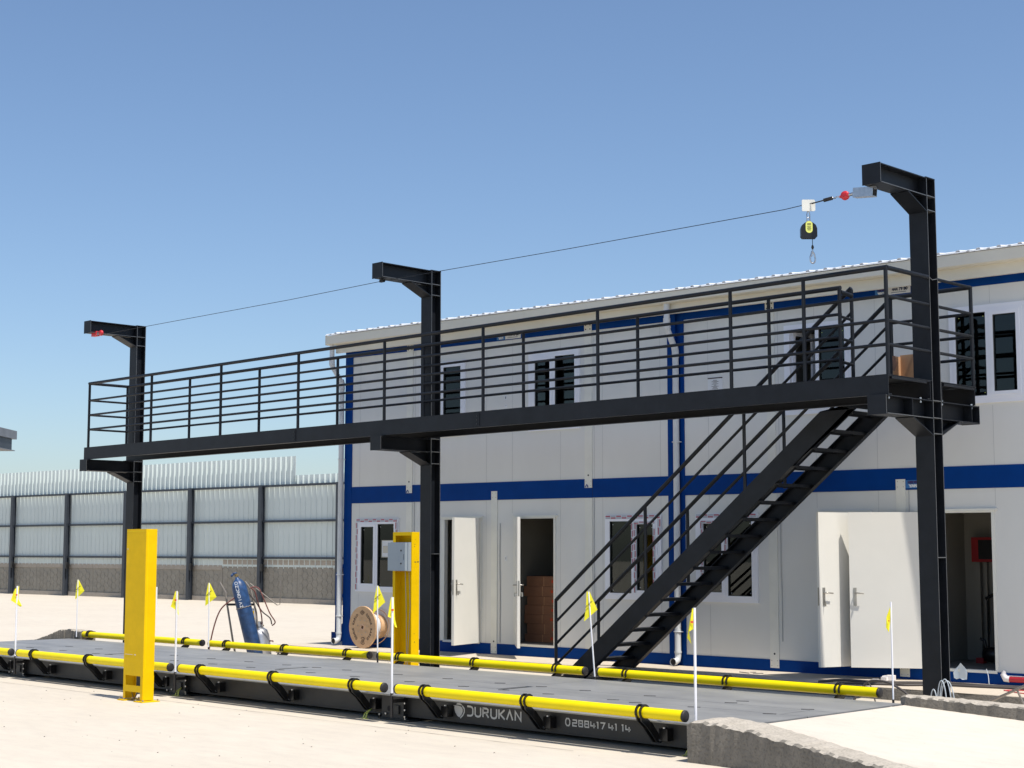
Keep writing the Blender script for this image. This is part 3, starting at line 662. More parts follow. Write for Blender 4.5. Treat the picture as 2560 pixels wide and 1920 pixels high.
# ------------------------------------------------------------------ lifeline and fall arrester
ll = thing('lifeline', 'thin steel safety cable stretched between the three upper arms with red tensioners', 'safety cable', (-17.7, 15.15, 5.8))
pts = [(-25.72, 15.15, 5.802), (-24.26, 15.15, 5.800), (-20, 15.15, 5.806), (-17.75, 15.15, 5.832), (-14, 15.15, 5.805), (-10.438, 15.15, 5.800), (-9.87, 15.15, 5.826)]
m = MB(); m.path(pts, 0.0045, 6); m.build('cable', 'steel', ll)
m = MB(); m.path([(-10.05, 15.15, 5.812), (-9.87, 15.15, 5.826)], 0.008, 8); m.build('cable_sleeve', 'rubber', ll)
m = MB(); m.tube((-9.88, 15.15, 5.824), (-9.77, 15.15, 5.832), 0.022, 12); m.build('ferrule', 'rubber', ll)
m = MB(); m.path([(-9.77 + 0.02 * i, 15.15 + 0.012 * math.sin(i * 1.6), 5.832 + 0.008 * math.cos(i * 1.6)) for i in range(6)], 0.008, 6); m.tube((-9.68, 15.15, 5.83), (-9.63, 15.15, 5.832), 0.013, 8); m.tube((-9.54, 15.15, 5.835), (-9.46, 15.15, 5.84), 0.020, 8); m.build('shackle', 'zinc', ll)
m = MB(); m.lathe([(0.0001, -0.02), (0.05, -0.02), (0.055, 0), (0.05, 0.02), (0.0001, 0.02)], (-9.595, 15.15, 5.834), (0, 1, 0.1), 18); m.obox((-9.595, 15.128, 5.836), (1, 0, 0.1), (0, 1, 0), (-0.1, 0, 1), 0.032, 0.006, 0.016); m.tube((-9.66, 15.15, 5.83), (-9.62, 15.15, 5.832), 0.018, 8); m.build('tension_indicator', 'redgear', ll)
m = MB(); 
c0 = Vector((-9.335, 15.15, 5.828))
for zz in (0.052, -0.052): m.obox(c0 + Vector((0, 0, zz)), (1, 0, -0.1), (0, 1, 0), (0.1, 0, 1), 0.13, 0.045, 0.003)
m.obox(c0 + Vector((0, -0.045, 0)), (1, 0, -0.1), (0, 1, 0), (0.1, 0, 1), 0.13, 0.002, 0.052); m.obox(c0 + Vector((0, 0.045, 0)), (1, 0, -0.1), (0, 1, 0), (0.1, 0, 1), 0.13, 0.002, 0.052)
m.obox(c0 + Vector((-0.13, 0, 0.01)), (1, 0, -0.1), (0, 1, 0), (0.1, 0, 1), 0.003, 0.045, 0.05); m.box(-9.24, -9.19, 15.12, 15.16, 5.84, 5.88)
m.build('shock_absorber', 'zinc', ll)
m = MB(); m.obox((-26.0, 15.15, 5.83), (1, 0, 0), (0, 1, 0), (0, 0, 1), 0.085, 0.04, 0.045); m.lathe([(0.0001, -0.02), (0.05, -0.02), (0.055, 0), (0.05, 0.02), (0.0001, 0.02)], (-25.80, 15.15, 5.83), (0, 1, 0), 16); m.build('shock_absorber', 'redgear', ll)
m = MB(); m.obox((-25.89, 15.15, 5.83), (1, 0, 0), (0, 1, 0), (0, 0, 1), 0.04, 0.03, 0.03); m.build('shackle', 'zinc', ll)
m = MB(); m.tube((-17.72, 15.15, 5.845), (-17.72, 15.15, 5.88), 0.015, 8); m.obox((-17.73, 15.15, 5.835), (1, 0, 0), (0, 1, 0), (0, 0, 1), 0.045, 0.02, 0.02); m.build('cable_guide', 'steel', ll)

fa = thing('fall_arrester', 'black self-retracting fall arrester with a yellow label hanging from a trolley on the safety cable', 'fall arrester', (-10.1, 15.15, 5.80))
def rrect(w_, h_, r_, cx_=0, cz_=0, n_=5):
    o = []
    for (sx_, sz_, a0) in ((1, 1, 0), (-1, 1, 90), (-1, -1, 180), (1, -1, 270)):
        for i in range(n_ + 1):
            a = R(a0 + 90 * i / n_); o.append((cx_ + sx_ * (w_ - r_) + r_ * math.cos(a), cz_ + sz_ * (h_ - r_) + r_ * math.sin(a)))
    return o
ctr = Vector((-10.10, 15.15, 5.50))
def face_poly(pts, off, th, o):  # plate in the plane facing the camera
    return [o + RV * a + Vector((0, 0, b)) + FV * off for a, b in pts], FV * th
m = MB(); p_, e_ = face_poly(rrect(0.075, 0.068, 0.012), -0.02, 0.012, Vector((-10.10, 15.15, 5.795))); m.prism(p_, e_); p_, e_ = face_poly(rrect(0.07, 0.062, 0.012), 0.012, 0.012, Vector((-10.08, 15.15, 5.795))); m.prism(p_, e_)
m.tube(Vector((-10.12, 15.15, 5.83)) - FV * 0.02, Vector((-10.12, 15.15, 5.83)) + FV * 0.03, 0.014, 8); m.build('trolley', 'post', fa)
m = MB(); p0 = Vector((-10.10, 15.15, 5.665)); m.path([p0 + RV * 0.018 * math.cos(a) + Vector((0, 0, 0.065 * math.sin(a))) for a in [2 * math.pi * i / 16 for i in range(16)]], 0.006, 6, closed=True)
p1 = Vector((-10.10, 15.15, 5.615)); m.path([p1 + FV * 0.0 + RV * 0.02 * math.cos(a) + Vector((0, 0, 0.04 * math.sin(a))) for a in [2 * math.pi * i / 16 for i in range(16)]], 0.006, 6, closed=True); m.build('carabiner', 'zinc', fa)
hb = [(-0.095, -0.075), (-0.075, -0.098), (0.075, -0.098), (0.095, -0.075), (0.095, 0.02), (0.08, 0.06), (0.05, 0.085), (0.02, 0.10), (-0.02, 0.10), (-0.05, 0.085), (-0.08, 0.06), (-0.095, 0.02)]
m = MB(); p_, e_ = face_poly(hb, -0.035, 0.07, ctr); m.prism(p_, e_); hs = m.build('housing', 'black', fa)
m = MB(); p_, e_ = face_poly(rrect(0.04, 0.07, 0.038, 0, 0.035), -0.038, 0.002, ctr); m.prism(p_, e_); m.build('label_plate', 'label', hs)
m = MB()
for i, (zz, ww) in enumerate(((0.07, 0.022), (0.045, 0.024), (0.03, 0.02), (0.015, 0.024), (0.0, 0.018))): m.obox(ctr + Vector((0, 0, zz)) - FV * 0.0395, RV, FV, (0, 0, 1), ww, 0.0005, 0.006 if i == 0 else 0.0025)
m.build('label_print', 'ink', hs)
pc = Vector((-10.07, 15.18, 0))
m = MB(); m.tube((pc.x, pc.y, 5.40), (pc.x, pc.y, 5.32), 0.004, 6); m.build('wire', 'steel', fa)
m = MB(); m.path([(pc.x, pc.y, 5.325), (pc.x, pc.y, 5.30), (pc.x, pc.y, 5.275)], [0.010, 0.017, 0.008], 8); m.build('cable_stop', 'rubber', fa)
m = MB(); m.path([(pc.x, pc.y, 5.275), (pc.x, pc.y, 5.25)], 0.008, 8); hk = Vector((pc.x, pc.y, 5.165))
m.path([hk + RV * 0.030 * math.cos(a) * (1.0 if math.sin(a) < 0.2 else 0.75) + Vector((0, 0, 0.052 * math.sin(a) + (0.025 if math.sin(a) > 0 else 0))) for a in [2 * math.pi * i / 18 for i in range(18)]], 0.009, 8, closed=True)
m.path([hk + RV * -0.018 + Vector((0, 0, 0.03)), hk + RV * -0.006 + Vector((0, 0, 0.09))], 0.012, 8); m.build('snap_hook', 'zinc', fa)
# ------------------------------------------------------------------ the two-storey office building (local frame: u along the front, y inwards, v up)
bl = thing('office_building', 'long two-storey prefabricated building of cream panels with blue steel frames', 'building', (-21.188, 17.394, 0.168), rot=(0, 0.0027, R(3.21)), local=True)
UE = 14.6; DP = 5.6
mods = [(0.06, 1.48), (1.48, 3.42), (3.42, 5.35), (5.35, 6.84), (7.135, 8.60), (8.60, 10.55), (10.55, 12.50), (12.50, UE)]
lower_open = {0: [(0.31, 1.205, 0.965, 2.085)], 1: [(2.30, 3.12, 0.17, 2.12)], 2: [(3.87, 4.68, 0.17, 2.12)], 3: [(5.755, 6.66, 0.965, 2.085)],
              4: [(7.43, 8.29, 0.965, 2.085)], 5: [(9.36, 10.10, 0.17, 2.12)], 6: [(10.80, 11.785, 0.17, 2.12)], 7: []}
upper_open = {0: [], 1: [(1.80, 2.72, 3.55, 4.665)], 2: [(4.215, 5.14, 3.55, 4.665)], 3: [], 4: [], 5: [(8.89, 9.81, 3.55, 4.665)], 6: [(11.34, 12.25, 3.55, 4.665)], 7: []}
def panel(u0, u1, v0, v1, ops, name='wall_panel'):
    m = MB(); T = 0.055
    cuts = sorted(set([u0, u1] + [q for o in ops for q in o[:2]]))
    for a, b in zip(cuts[:-1], cuts[1:]):
        hit = [o for o in ops if o[0] <= a + 1e-6 and o[1] >= b - 1e-6]
        if not hit: m.box(a, b, 0, T, v0, v1)
        else:
            o = hit[0]
            if o[2] > v0 + 1e-6: m.box(a, b, 0, T, v0, o[2])
            if o[3] < v1 - 1e-6: m.box(a, b, 0, T, o[3], v1)
    return m.build(name, 'panel', bl)
seam_us = [0.255, 2.185, 3.24, 3.80, 4.79, 5.62, 6.70, 7.55, 9.30, 10.22, 11.83, 13.3]
for i, (a, b) in enumerate(mods):
    for (v0, v1, ops) in ((0.152, 2.424, lower_open[i]), (2.709, 4.985, upper_open[i])):
        p = panel(a, b, v0, v1, ops)
        m = MB()
        for su in seam_us:
            if a + 0.05 < su < b - 0.05:
                segs = [(v0, v1)]
                for o in ops:
                    if o[0] - 0.11 < su < o[1] + 0.11: segs = [(v0, max(v0, o[2] - 0.09)), (min(v1, o[3] + 0.09), v1)]
                for (s0, s1) in segs:
                    if s1 - s0 > 0.05: m.box(su - 0.002, su + 0.002, -0.0015, 0.001, s0, s1)
        if m.v: m.build('panel_joint', 'seam', p)
# rooms: floors, ceilings, partitions, back and end walls
m = MB()
for v in (0.12, 2.72): m.box(0.0, UE, 0.056, DP, v, v + 0.045)
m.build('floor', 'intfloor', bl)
m = MB()
for v in (2.40, 4.96): m.box(0.0, UE, 0.056, DP, v, v + 0.03)
for u in (1.48, 3.45, 5.38, 6.9, 8.62, 12.52):
    m.box(u, u + 0.05, 0.056, DP, 0.166, 2.399); m.box(u, u + 0.05, 0.056, DP, 2.766, 4.959)
m.box(0, UE, 3.3, 3.35, 0.166, 2.399); m.box(0, UE, 3.3, 3.35, 2.766, 4.959)
m.box(10.56, 10.60, 0.056, 3.3, 0.166, 2.399)
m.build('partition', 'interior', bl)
m = MB(); m.box(-0.06, 0.0, 0.05, DP, 0.15, 5.0); m.box(-0.06, UE + 0.06, DP, DP + 0.06, 0.15, 5.0); m.box(UE, UE + 0.06, 0.056, DP, 0.15, 5.0); m.build('outer_wall', 'panel', bl)
m = MB()
m.box(-0.127, -0.06, 0.10, DP + 0.12, -0.03, 0.15); m.box(-0.127, -0.06, 0.10, DP + 0.12, 2.424, 2.709); m.box(-0.127, -0.06, 0.10, DP + 0.12, 4.985, 5.105); m.box(-0.127, -0.06, DP, DP + 0.15, 0.15, 4.985)
m.build('end_frame', 'blue', bl)
# blue frame on the front
m = MB(); m.box(-0.127, 0.06, -0.012, 0.1, -0.03, 5.105); m.build('corner_post', 'blue', bl)
m = MB(); m.box(6.84, 6.985, -0.012, 0.1, -0.03, 5.105); m.box(6.985, 7.07, 0.03, 0.1, -0.03, 5.105); m.box(7.07, 7.135, -0.012, 0.1, -0.03, 5.105); m.build('corner_post', 'blue', bl)
for (a, b) in ((0.06, 6.84), (7.135, UE)):
    m = MB(); m.box(a, b, -0.010, 0.09, -0.03, 0.151); m.build('base_rail', 'blue', bl)
    m = MB(); m.box(a, b, -0.010, 0.09, 2.425, 2.571); m.box(a, b, -0.008, 0.09, 2.571, 2.709); m.build('floor_band', 'blue', bl)
    m = MB(); m.box(a, b, -0.009, 0.09, 4.986, 5.105); m.build('roof_band', 'blue', bl)
m = MB()
for u in (1.555, 5.43): m.box(u, u + 0.004, -0.0115, -0.009, 2.43, 2.705)
m.build('band_joint', 'slot', bl)
# cream posts between modules, with bolted end plates
def post(u0, u1, v0, v1, lo, hi, name='cover_post'):
    m = MB(); m.box(u0, u1, -0.016, 0.01, v0, v1)
    p = m.build(name, 'post', bl)
    m = MB()
    for vv in ([v0 + 0.03, v0 + 0.10] if lo else []) + ([v1 - 0.03, v1 - 0.10] if hi else []):
        for uu in (u0 + 0.025, u1 - 0.025): m.disc((uu, -0.0165, vv), (0, -1, 0), 0.0065, 0.003, 6)
    if m.v: m.build('bolt', 'handle', p)
    m = MB()
    if lo: m.disc(((u0 + u1) / 2, -0.0165, v0 + 0.19), (0, -1, 0), 0.014, 0.002, 12); m.build('hole', 'slot', p)
post(3.36, 3.485, -0.005, 2.565, True, True); post(8.535, 8.675, 0.04, 2.42, True, False); post(10.48, 10.615, 0.03, 2.565, True, True)
post(1.425, 1.56, 0.152, 2.415, False, False); post(5.285, 5.425, 0.152, 2.42, False, False); post(12.43, 12.56, 0.03, 2.565, True, True)
for (a, b) in ((1.418, 1.555), (5.283, 5.424)): post(a, b, 2.575, 4.984, True, False)
post(8.54, 8.67, 2.709, 4.984, False, False); post(12.43, 12.56, 2.709, 4.984, False, False)
m = MB()
for u in (1.455, 5.325): m.path([(u - 0.02, -0.018, 2.58), (u - 0.02, -0.018, 2.60), (u, -0.018, 2.625), (u + 0.02, -0.018, 2.60), (u + 0.02, -0.018, 2.58)], 0.008, 6)
m.build('cable_loop', 'blue', bl)
for (a, b) in ((1.41, 1.56), (5.28, 5.425), (8.53, 8.67), (12.43, 12.56)):
    m = MB(); m.box(a, b, -0.014, 0.0, 4.985, 5.10); p = m.build('connector_plate', 'post', bl)
    m = MB()
    for uu in (a + 0.03, b - 0.03):
        for vv in (5.01, 5.075): m.disc((uu, -0.0145, vv), (0, -1, 0), 0.010, 0.004, 8)
    m.build('bolt', 'slot', p)
m = MB()
for u in (1.61, 3.545, 5.46, 8.73, 10.66): m.path([(u, -0.006, 0.17 if u > 3 and u < 4 else 0.4), (u + 0.004, -0.008, 1.0), (u - 0.006, -0.008, 1.5), (u, -0.006, 2.05 if u > 3 and u < 4 else 2.42)], 0.006 if u != 3.545 else 0.009, 6)
m.build('wall_conduit', 'seam', bl)
m = MB()
for u in (1.61, 5.46, 8.72): m.box(u - 0.003, u + 0.003, -0.002, 0.001, 2.71, 4.98)
m.build('panel_joint', 'seam', bl)
# roof: soffit, fascia, gutter, sheet
GA = -0.27
m = MB(); m.box(GA + 0.1, UE + 0.3, -0.20, 0.0, 5.106, 5.118); m.box(GA + 0.1, UE + 0.3, -0.214, -0.20, 5.062, 5.245); m.box(GA + 0.1, UE + 0.3, -0.20, -0.16, 5.062, 5.070); m.box(GA + 0.1, UE + 0.3, -0.02, 0.0, 5.09, 5.106); m.build('fascia', 'fascia', bl)
m = MB(); m.prism([(GA, -0.352, 5.355), (GA, -0.36, 5.36), (GA, -0.36, 5.215), (GA, -0.33, 5.203), (GA, -0.214, 5.203), (GA, -0.214, 5.215), (GA, -0.325, 5.215), (GA, -0.35, 5.225)], (UE + 0.5, 0, 0)); m.build('gutter', 'fascia', bl)
m = MB(); m.prism([(GA - 0.012, -0.365, 5.37), (GA - 0.012, -0.365, 5.20), (GA - 0.012, -0.21, 5.20), (GA - 0.012, -0.21, 5.37)], (0.012, 0, 0)); m.build('gutter_end', 'fascia', bl)
m = MB(); n = int((UE + 0.5) / 0.27)
pr = []
for i in range(n + 1):
    u = GA + 0.02 + i * 0.27; pr += [(u, 5.372), (u + 0.205, 5.372), (u + 0.218, 5.394), (u + 0.257, 5.394)]
vs = []; k = len(pr)
for (u, v) in pr: vs.append((u, -0.372, v))
for (u, v) in pr: vs.append((u, -0.372, v + 0.012))
for (u, v) in pr: vs.append((u, DP * 0.5, v + 0.42))
for (u, v) in pr: vs.append((u, DP * 0.5, v + 0.408))
fs = [(i, i + 1, k + i + 1, k + i) for i in range(k - 1)] + [(k + i, k + i + 1, 2 * k + i + 1, 2 * k + i) for i in range(k - 1)] + [(i, i + 1, 3 * k + i + 1, 3 * k + i) for i in range(k - 1)]
m.add(vs, fs, False); m.add([(GA, DP * 0.5, 5.79), (UE + 0.4, DP * 0.5, 5.79), (UE + 0.4, DP + 0.3, 5.38), (GA, DP + 0.3, 5.38)], [(0, 1, 2, 3)])
m.build('roof', 'roof', bl)
m = MB(); m.prism([(GA, -0.374, 5.366), (GA, -0.376, 5.371), (GA, -0.350, 5.397), (GA, -0.345, 5.395)], (UE + 0.5, 0, 0)); m.build('roof_edge', 'roofedge', bl)  # bright eaves line put into the shape: strip sloped upwards to catch the sun
m = MB()
for i in range(n):
    u = GA + 0.10 + i * 0.27
    if i % 4 != 3: m.prism([(u, -0.3785, 5.3735), (u + 0.045, -0.3785, 5.3735), (u + 0.038, -0.3625, 5.391), (u + 0.008, -0.3625, 5.391)], (0, 0.004, 0))
m.build('rib_end', 'handle', bl)
m = MB(); m.add([(GA + 0.1, -0.2, 5.12), (GA + 0.1, DP, 5.12), (GA + 0.1, DP, 5.37), (GA + 0.1, DP / 2, 5.75), (GA + 0.1, -0.2, 5.36)], [(0, 1, 2, 3, 4)]); m.build('gable', 'fascia', bl)
# downpipes
def downpipe(uo, ud):
    m = MB(); r_ = 0.046
    m.path([(uo, -0.27, 5.21), (uo, -0.27, 4.86)], r_ * 0.95, 14)
    m.path([(uo, -0.27, 4.99), (uo, -0.27, 4.88), (uo, -0.255, 4.84)], r_ * 1.12, 14)
    m.path([(uo, -0.26, 4.86), (uo, -0.25, 4.82), (ud, -0.075, 4.56), (ud, -0.06, 4.50)], r_ * 0.95, 14)
    m.path([(ud, -0.085, 4.60), (ud, -0.062, 4.53), (ud, -0.06, 4.43)], r_ * 1.12, 14)
    m.path([(ud, -0.06, 4.5), (ud, -0.06, 0.13), (ud - 0.0, -0.075, 0.075), (ud - 0.0, -0.13, 0.05), (ud - 0.0, -0.185, 0.05)], r_, 16, caps=False)
    m.path([(ud, -0.165, 0.05), (ud, -0.19, 0.05)], r_ * 1.14, 16, caps=False)
    m.path([(ud, -0.06, 0.20), (ud, -0.06, 0.17)], r_ * 1.15, 14); m.path([(ud, -0.06, 0.50), (ud, -0.06, 0.47)], r_ * 1.05, 14)
    o = m.build('downpipe', 'pipe', bl)
    m = MB(); m.disc((ud, -0.183, 0.05), (0, -1, 0), r_ * 0.86, 0.002, 16); m.build('pipe_mouth', 'slot', o)
    m = MB()
    for v in (0.475, 1.19, 3.2): m.path([(ud - 0.06, -0.02, v), (ud - 0.055, -0.08, v), (ud, -0.113, v), (ud + 0.055, -0.08, v), (ud + 0.06, -0.02, v)], 0.009, 6)
    m.build('pipe_clip', 'pipe', o)
downpipe(-0.205, -0.165); downpipe(7.025, 7.025)

# windows
def tape(mb, u0, u1, v0, v1, horiz=True, y=-0.0405, ph=0):
    """two rows of printed blocks on the protective film"""
    L = (u1 - u0) if horiz else (v1 - v0); Wd = (v1 - v0) if horiz else (u1 - u0)
    mb.cur = 2; mb.box(u0, u1, y, y + 0.003, v0, v1)
    nb = max(1, round(L / 0.105)); st = L / nb
    for i in range(nb):
        for rrow in (0, 1):
            a = i * st + st * 0.06 + (0); b = a + st * 0.86; r0 = rrow * Wd / 2 + Wd * 0.04; r1 = r0 + Wd * 0.40
            mb.cur = 1 if (i + rrow + ph) % 2 else 0
            if horiz: mb.box(u0 + a, u0 + b, y - 0.001, y, v0 + r0, v0 + r1)
            else: mb.box(u0 + r0, u0 + r1, y - 0.001, y, v0 + a, v0 + b)
    mb.cur = 0
def rect_frame(m, u0, u1, v0, v1, w, y0, y1):
    m.box(u0, u1, y0, y1, v1 - w, v1); m.box(u0, u1, y0, y1, v0, v0 + w); m.box(u0, u0 + w, y0, y1, v0 + w, v1 - w); m.box(u1 - w, u1, y0, y1, v0 + w, v1 - w)
def window(u0, v0, sash, tapes=(), open_sash=False, W=1.035, H=1.245):
    """sash: 0 = left leaf is the casement, 1 = right leaf; the other is a fixed light"""
    u1 = u0 + W; v1 = v0 + H; um = u0 + W * 0.505
    m = MB(); rect_frame(m, u0, u1, v0, v1, 0.058, -0.030, 0.0)      # flat casing on the wall
    fr = m.build('window', 'white', bl)
    m = MB(); rect_frame(m, u0 + 0.058, u1 - 0.058, v0 + 0.058, v1 - 0.058, 0.034, -0.037, 0.05); m.box(um - 0.026, um + 0.026, -0.037, 0.05, v0 + 0.092, v1 - 0.092)
    m.build('frame', 'white', fr)
    lights = [(u0 + 0.092, um - 0.026), (um + 0.026, u1 - 0.092)]
    for k_, (a, b) in enumerate(lights):
        c, d = v0 + 0.092, v1 - 0.092
        if k_ == sash:
            m = MB()
            if open_sash:   # tilted inwards, hinged on the outer side
                rect_frame(m, 0, b - a, c, d, 0.05, -0.02, 0.02); sa = m.build('sash', 'white', fr)
                piv = a if k_ == 0 else b; ang = R(72) * (1 if k_ == 0 else -1)
                for v_ in sa.data.vertices:
                    x_, y_ = v_.co.x, v_.co.y
                    if k_ == 1: x_ = -x_
                    v_.co.x = piv + x_ * math.cos(ang) - y_ * math.sin(ang); v_.co.y = 0.03 + x_ * math.sin(ang) + y_ * math.cos(ang)
                continue
            rect_frame(m, a, b, c, d, 0.046, -0.046, 0.03); sa = m.build('sash', 'white', fr)
            a += 0.046; b -= 0.046; c += 0.046; d -= 0.046
        m = MB(); rect_frame(m, a, b, c, d, 0.007, -0.030, -0.005); m.build('gasket', 'gasket', fr)
        m = MB(); m.box(a + 0.001, b - 0.001, -0.004, 0.0, c + 0.001, d - 0.001); m.build('pane', 'glass', fr)
        if tapes or (k_ + int(u0)) % 2:
            m = MB()
            for uu in (a + 0.04, b - 0.04):
                for vv in (c + 0.04, d - 0.05): m.disc((uu, -0.0045, vv), (0, -1, 0), 0.006, 0.001, 8)
            m.build('glazing_spot', 'label' if not tapes else 'signwhite', fr)
    for (side, ph) in tapes:
        m = MB()
        if side == 'top': tape(m, u0 + 0.01, u1 - 0.01, v1 - 0.056, v1 - 0.004, True, -0.034, ph)
        if side == 'left': tape(m, u0 + 0.003, u0 + 0.055, v0 + 0.03, v1 - 0.06, False, -0.034, ph)
        if side == 'right': tape(m, u1 - 0.055, u1 - 0.003, v1 - 0.30, v1 - 0.06, False, -0.034, ph)
        if side == 'mull': tape(m, um - 0.024, um + 0.012, v0 + 0.50, v1 - 0.12, False, -0.041, ph)
        if side == 'sashl': tape(m, um + 0.03, um + 0.068, v0 + 0.10, v1 - 0.11, False, -0.050, ph)
        if side == 'sashr': tape(m, u1 - 0.136, u1 - 0.098, v0 + 0.10, v1 - 0.2, False, -0.050, ph)
        if side == 'sasht': tape(m, um + 0.03, u1 - 0.10, v1 - 0.134, v1 - 0.098, True, -0.050, ph)
        if side == 'lsash': tape(m, u0 + 0.096, u0 + 0.134, v0 + 0.10, v1 - 0.11, False, -0.050, ph)
        if side == 'lsasht': tape(m, u0 + 0.10, um - 0.03, v1 - 0.134, v1 - 0.098, True, -0.050, ph)
        m.build('protective_film', ['tape_grey', 'tape_red', 'tape_white'], fr)
    return fr
window(0.205, 0.908, 0, tapes=(('top', 0), ('left', 1), ('right', 0)))
window(5.682, 0.908, 1, tapes=(('top', 0), ('right', 1), ('mull', 0), ('sashl', 1), ('sashr', 0), ('sasht', 1)))
window(7.325, 0.908, 0, tapes=(('top', 1), ('lsash', 0), ('mull', 1), ('lsasht', 0)))
window(1.742, 3.49, 0); window(4.157, 3.49, 0); window(8.838, 3.49, 0, open_sash=True); window(11.282, 3.492, 1)
# a paper notice in the first window, the notice upstairs, small label plates
m = MB(); m.box(0.84, 1.12, -0.010, -0.006, 1.50, 1.78); o = m.build('window_sticker', 'signwhite', bl)
m = MB(); rect_frame(m, 0.835, 1.125, 1.495, 1.785, 0.012, -0.0125, -0.0105); m.box(0.87, 1.0, -0.0125, -0.0105, 1.57, 1.69)
m.build('sticker_print', 'handle', o)
m = MB(); m.box(7.55, 7.80, -0.006, 0.0, 3.90, 4.10); o = m.build('paper_notice', 'signwhite', bl)
m = MB(); m.box(7.55, 7.80, -0.009, -0.006, 4.085, 4.10)
for i, ww in enumerate((0.035, 0.06, 0.03, 0.055, 0.02, 0.06, 0.035, 0.05, 0.03)): m.box(7.675 - ww, 7.675 + ww, -0.0085, -0.006, 4.055 - i * 0.017, 4.060 - i * 0.017)
m.build('notice_print', 'ink', o)
m = MB(); m.box(3.645, 3.685, -0.005, 0, 1.455, 1.535); o = m.build('switch_label', 'signwhite', bl); m = MB(); m.box(3.663, 3.668, -0.007, -0.005, 1.48, 1.515); m.build('label_print', 'ink', o)
m = MB(); m.box(3.635, 3.675, -0.005, 0, 4.02, 4.095); m.box(3.635, 3.685, -0.004, 0, 3.90, 3.945); o = m.build('switch_label', 'signwhite', bl); m = MB(); m.box(3.65, 3.662, -0.007, -0.005, 4.04, 4.075); m.box(3.645, 3.65, -0.006, -0.004, 3.925, 3.932); m.box(3.665, 3.67, -0.006, -0.004, 3.925, 3.932); m.build('label_print', 'ink', o)
# company plates on the frames
EXu, EZv, NRm = (1, 0, 0), (0, 0, 1), (0, -1, 0)
def plate(u, v, w_, h_, full):
    wl = w_ * 0.36 if full else w_
    m = MB(); m.box(u, u + wl, -0.017, -0.0105, v, v + h_); o = m.build('company_plate', 'signblue', bl)
    m = MB(); put_text(m, 'HEDEF' if not full else 'HEDEF', h_ * 0.42, (u + wl / 2, -0.0172, v + h_ * 0.72), EXu, EZv, NRm, bold=0.004, sx=1.15 if not full else 0.95); m.build('plate_print', 'signnavy', o)
    m = MB(); put_text(m, 'YAPI', h_ * 0.40, (u + wl / 2, -0.0172, v + h_ * 0.27), EXu, EZv, NRm, bold=0.005, sx=1.25); m.build('plate_print', 'signwhite', o)
    if full:
        m = MB(); m.box(u + wl, u + w_, -0.017, -0.0105, v, v + h_); q = m.build('phone_plate', 'signwhite', o)
        m = MB(); put_text(m, '444 79 80', h_ * 0.62, (u + wl + (w_ - wl) * 0.54, -0.0172, v + h_ * 0.66), EXu, EZv, NRm, bold=0.003, sx=0.95)
        m.box(u + wl + 0.05, u + w_ - 0.06, -0.0185, -0.017, v + h_ * 0.20, v + h_ * 0.27); m.build('phone_print', 'signdark', o)
plate(10.62, 2.445, 0.215, 0.105, False); plate(10.245, 5.005, 0.51, 0.093, True); plate(3.47, 4.998, 0.51, 0.093, True)

# doors: frame, sill, leaf (a box turned about its hinge) and handles
def door(u0, u1, hinge, ang, wl, nm_l='door', v0=0.17, v1=2.12, handle_v=1.10, key=True, trim_l=0.07, trim_r=0.07):
    m = MB()
    m.box(u0 - trim_l - 0.02, u1 + trim_r, -0.035, -0.001, v1 + 0.022, v1 + 0.050)
    m.box(u0 - trim_l, u0, -0.022, 0.055, v0 - 0.01, v1 + 0.022); m.box(u1, u1 + 0.035, -0.022, 0.055, v0 - 0.01, v1 + 0.022); m.box(u0, u1, -0.022, 0.055, v1, v1 + 0.0215)
    m.box(u0 - 0.02, u1 + 0.02, -0.03, 0.08, v0 - 0.035, v0 - 0.001)
    fr = m.build('door_frame', 'post', bl)
    hu = u0 if hinge == 'L' else u1
    t = R(ang); d = Vector((math.cos(t), -math.sin(t), 0)) if hinge == 'L' else Vector((-math.cos(t), -math.sin(t), 0))
    nn = Vector((-d.y, d.x, 0)); o = Vector((hu, -0.03, 0)); th = 0.022
    m = MB(); z0, z1 = v0 - 0.02, v1 + 0.015
    m.obox(o + d * (wl / 2 + 0.012) + Vector((0, 0, (z0 + z1) / 2)), d, nn, (0, 0, 1), wl / 2, th, (z1 - z0) / 2)
    lf = m.build('door_leaf', 'door', fr)
    c = o + d * (wl - 0.055)
    m = MB()
    for sgn in (1, -1):
        q = c + nn * (th + 0.004) * sgn + Vector((0, 0, handle_v))
        m.obox(q + Vector((0, 0, -0.05)), d, nn, (0, 0, 1), 0.019, 0.004, 0.115)
        m.path([q, q + nn * 0.045 * sgn, q + nn * 0.05 * sgn - d * 0.03, q + nn * 0.05 * sgn - d * 0.11 + Vector((0, 0, -0.008))], 0.009, 8)
        if key: m.obox(q + Vector((0, 0, -0.12)) + nn * 0.02 * sgn, nn, d, (0, 0, 1), 0.018, 0.003, 0.008); m.obox(q + Vector((0, 0, -0.15)) + nn * 0.03 * sgn, nn, d, (0, 0, 1), 0.012, 0.002, 0.025)
    m.obox(o + d * (wl + 0.013) + Vector((0, 0, handle_v - 0.05)), d, nn, (0, 0, 1), 0.0015, 0.013, 0.115)
    m.build('door_handle', 'handle', fr)
    m = MB()
    for vv in (0.55, 1.75): m.tube((hu, -0.045, vv - 0.05), (hu, -0.045, vv + 0.05), 0.011, 8)
    m.build('hinge', 'post', fr)
    return fr
door(2.33, 3.10, 'R', 103, 0.79); door(3.91, 4.665, 'L', 46, 0.79); door(9.37, 10.05, 'R', 68, 0.79, trim_l=0.03); door(10.83, 11.775, 'L', 150, 0.90)
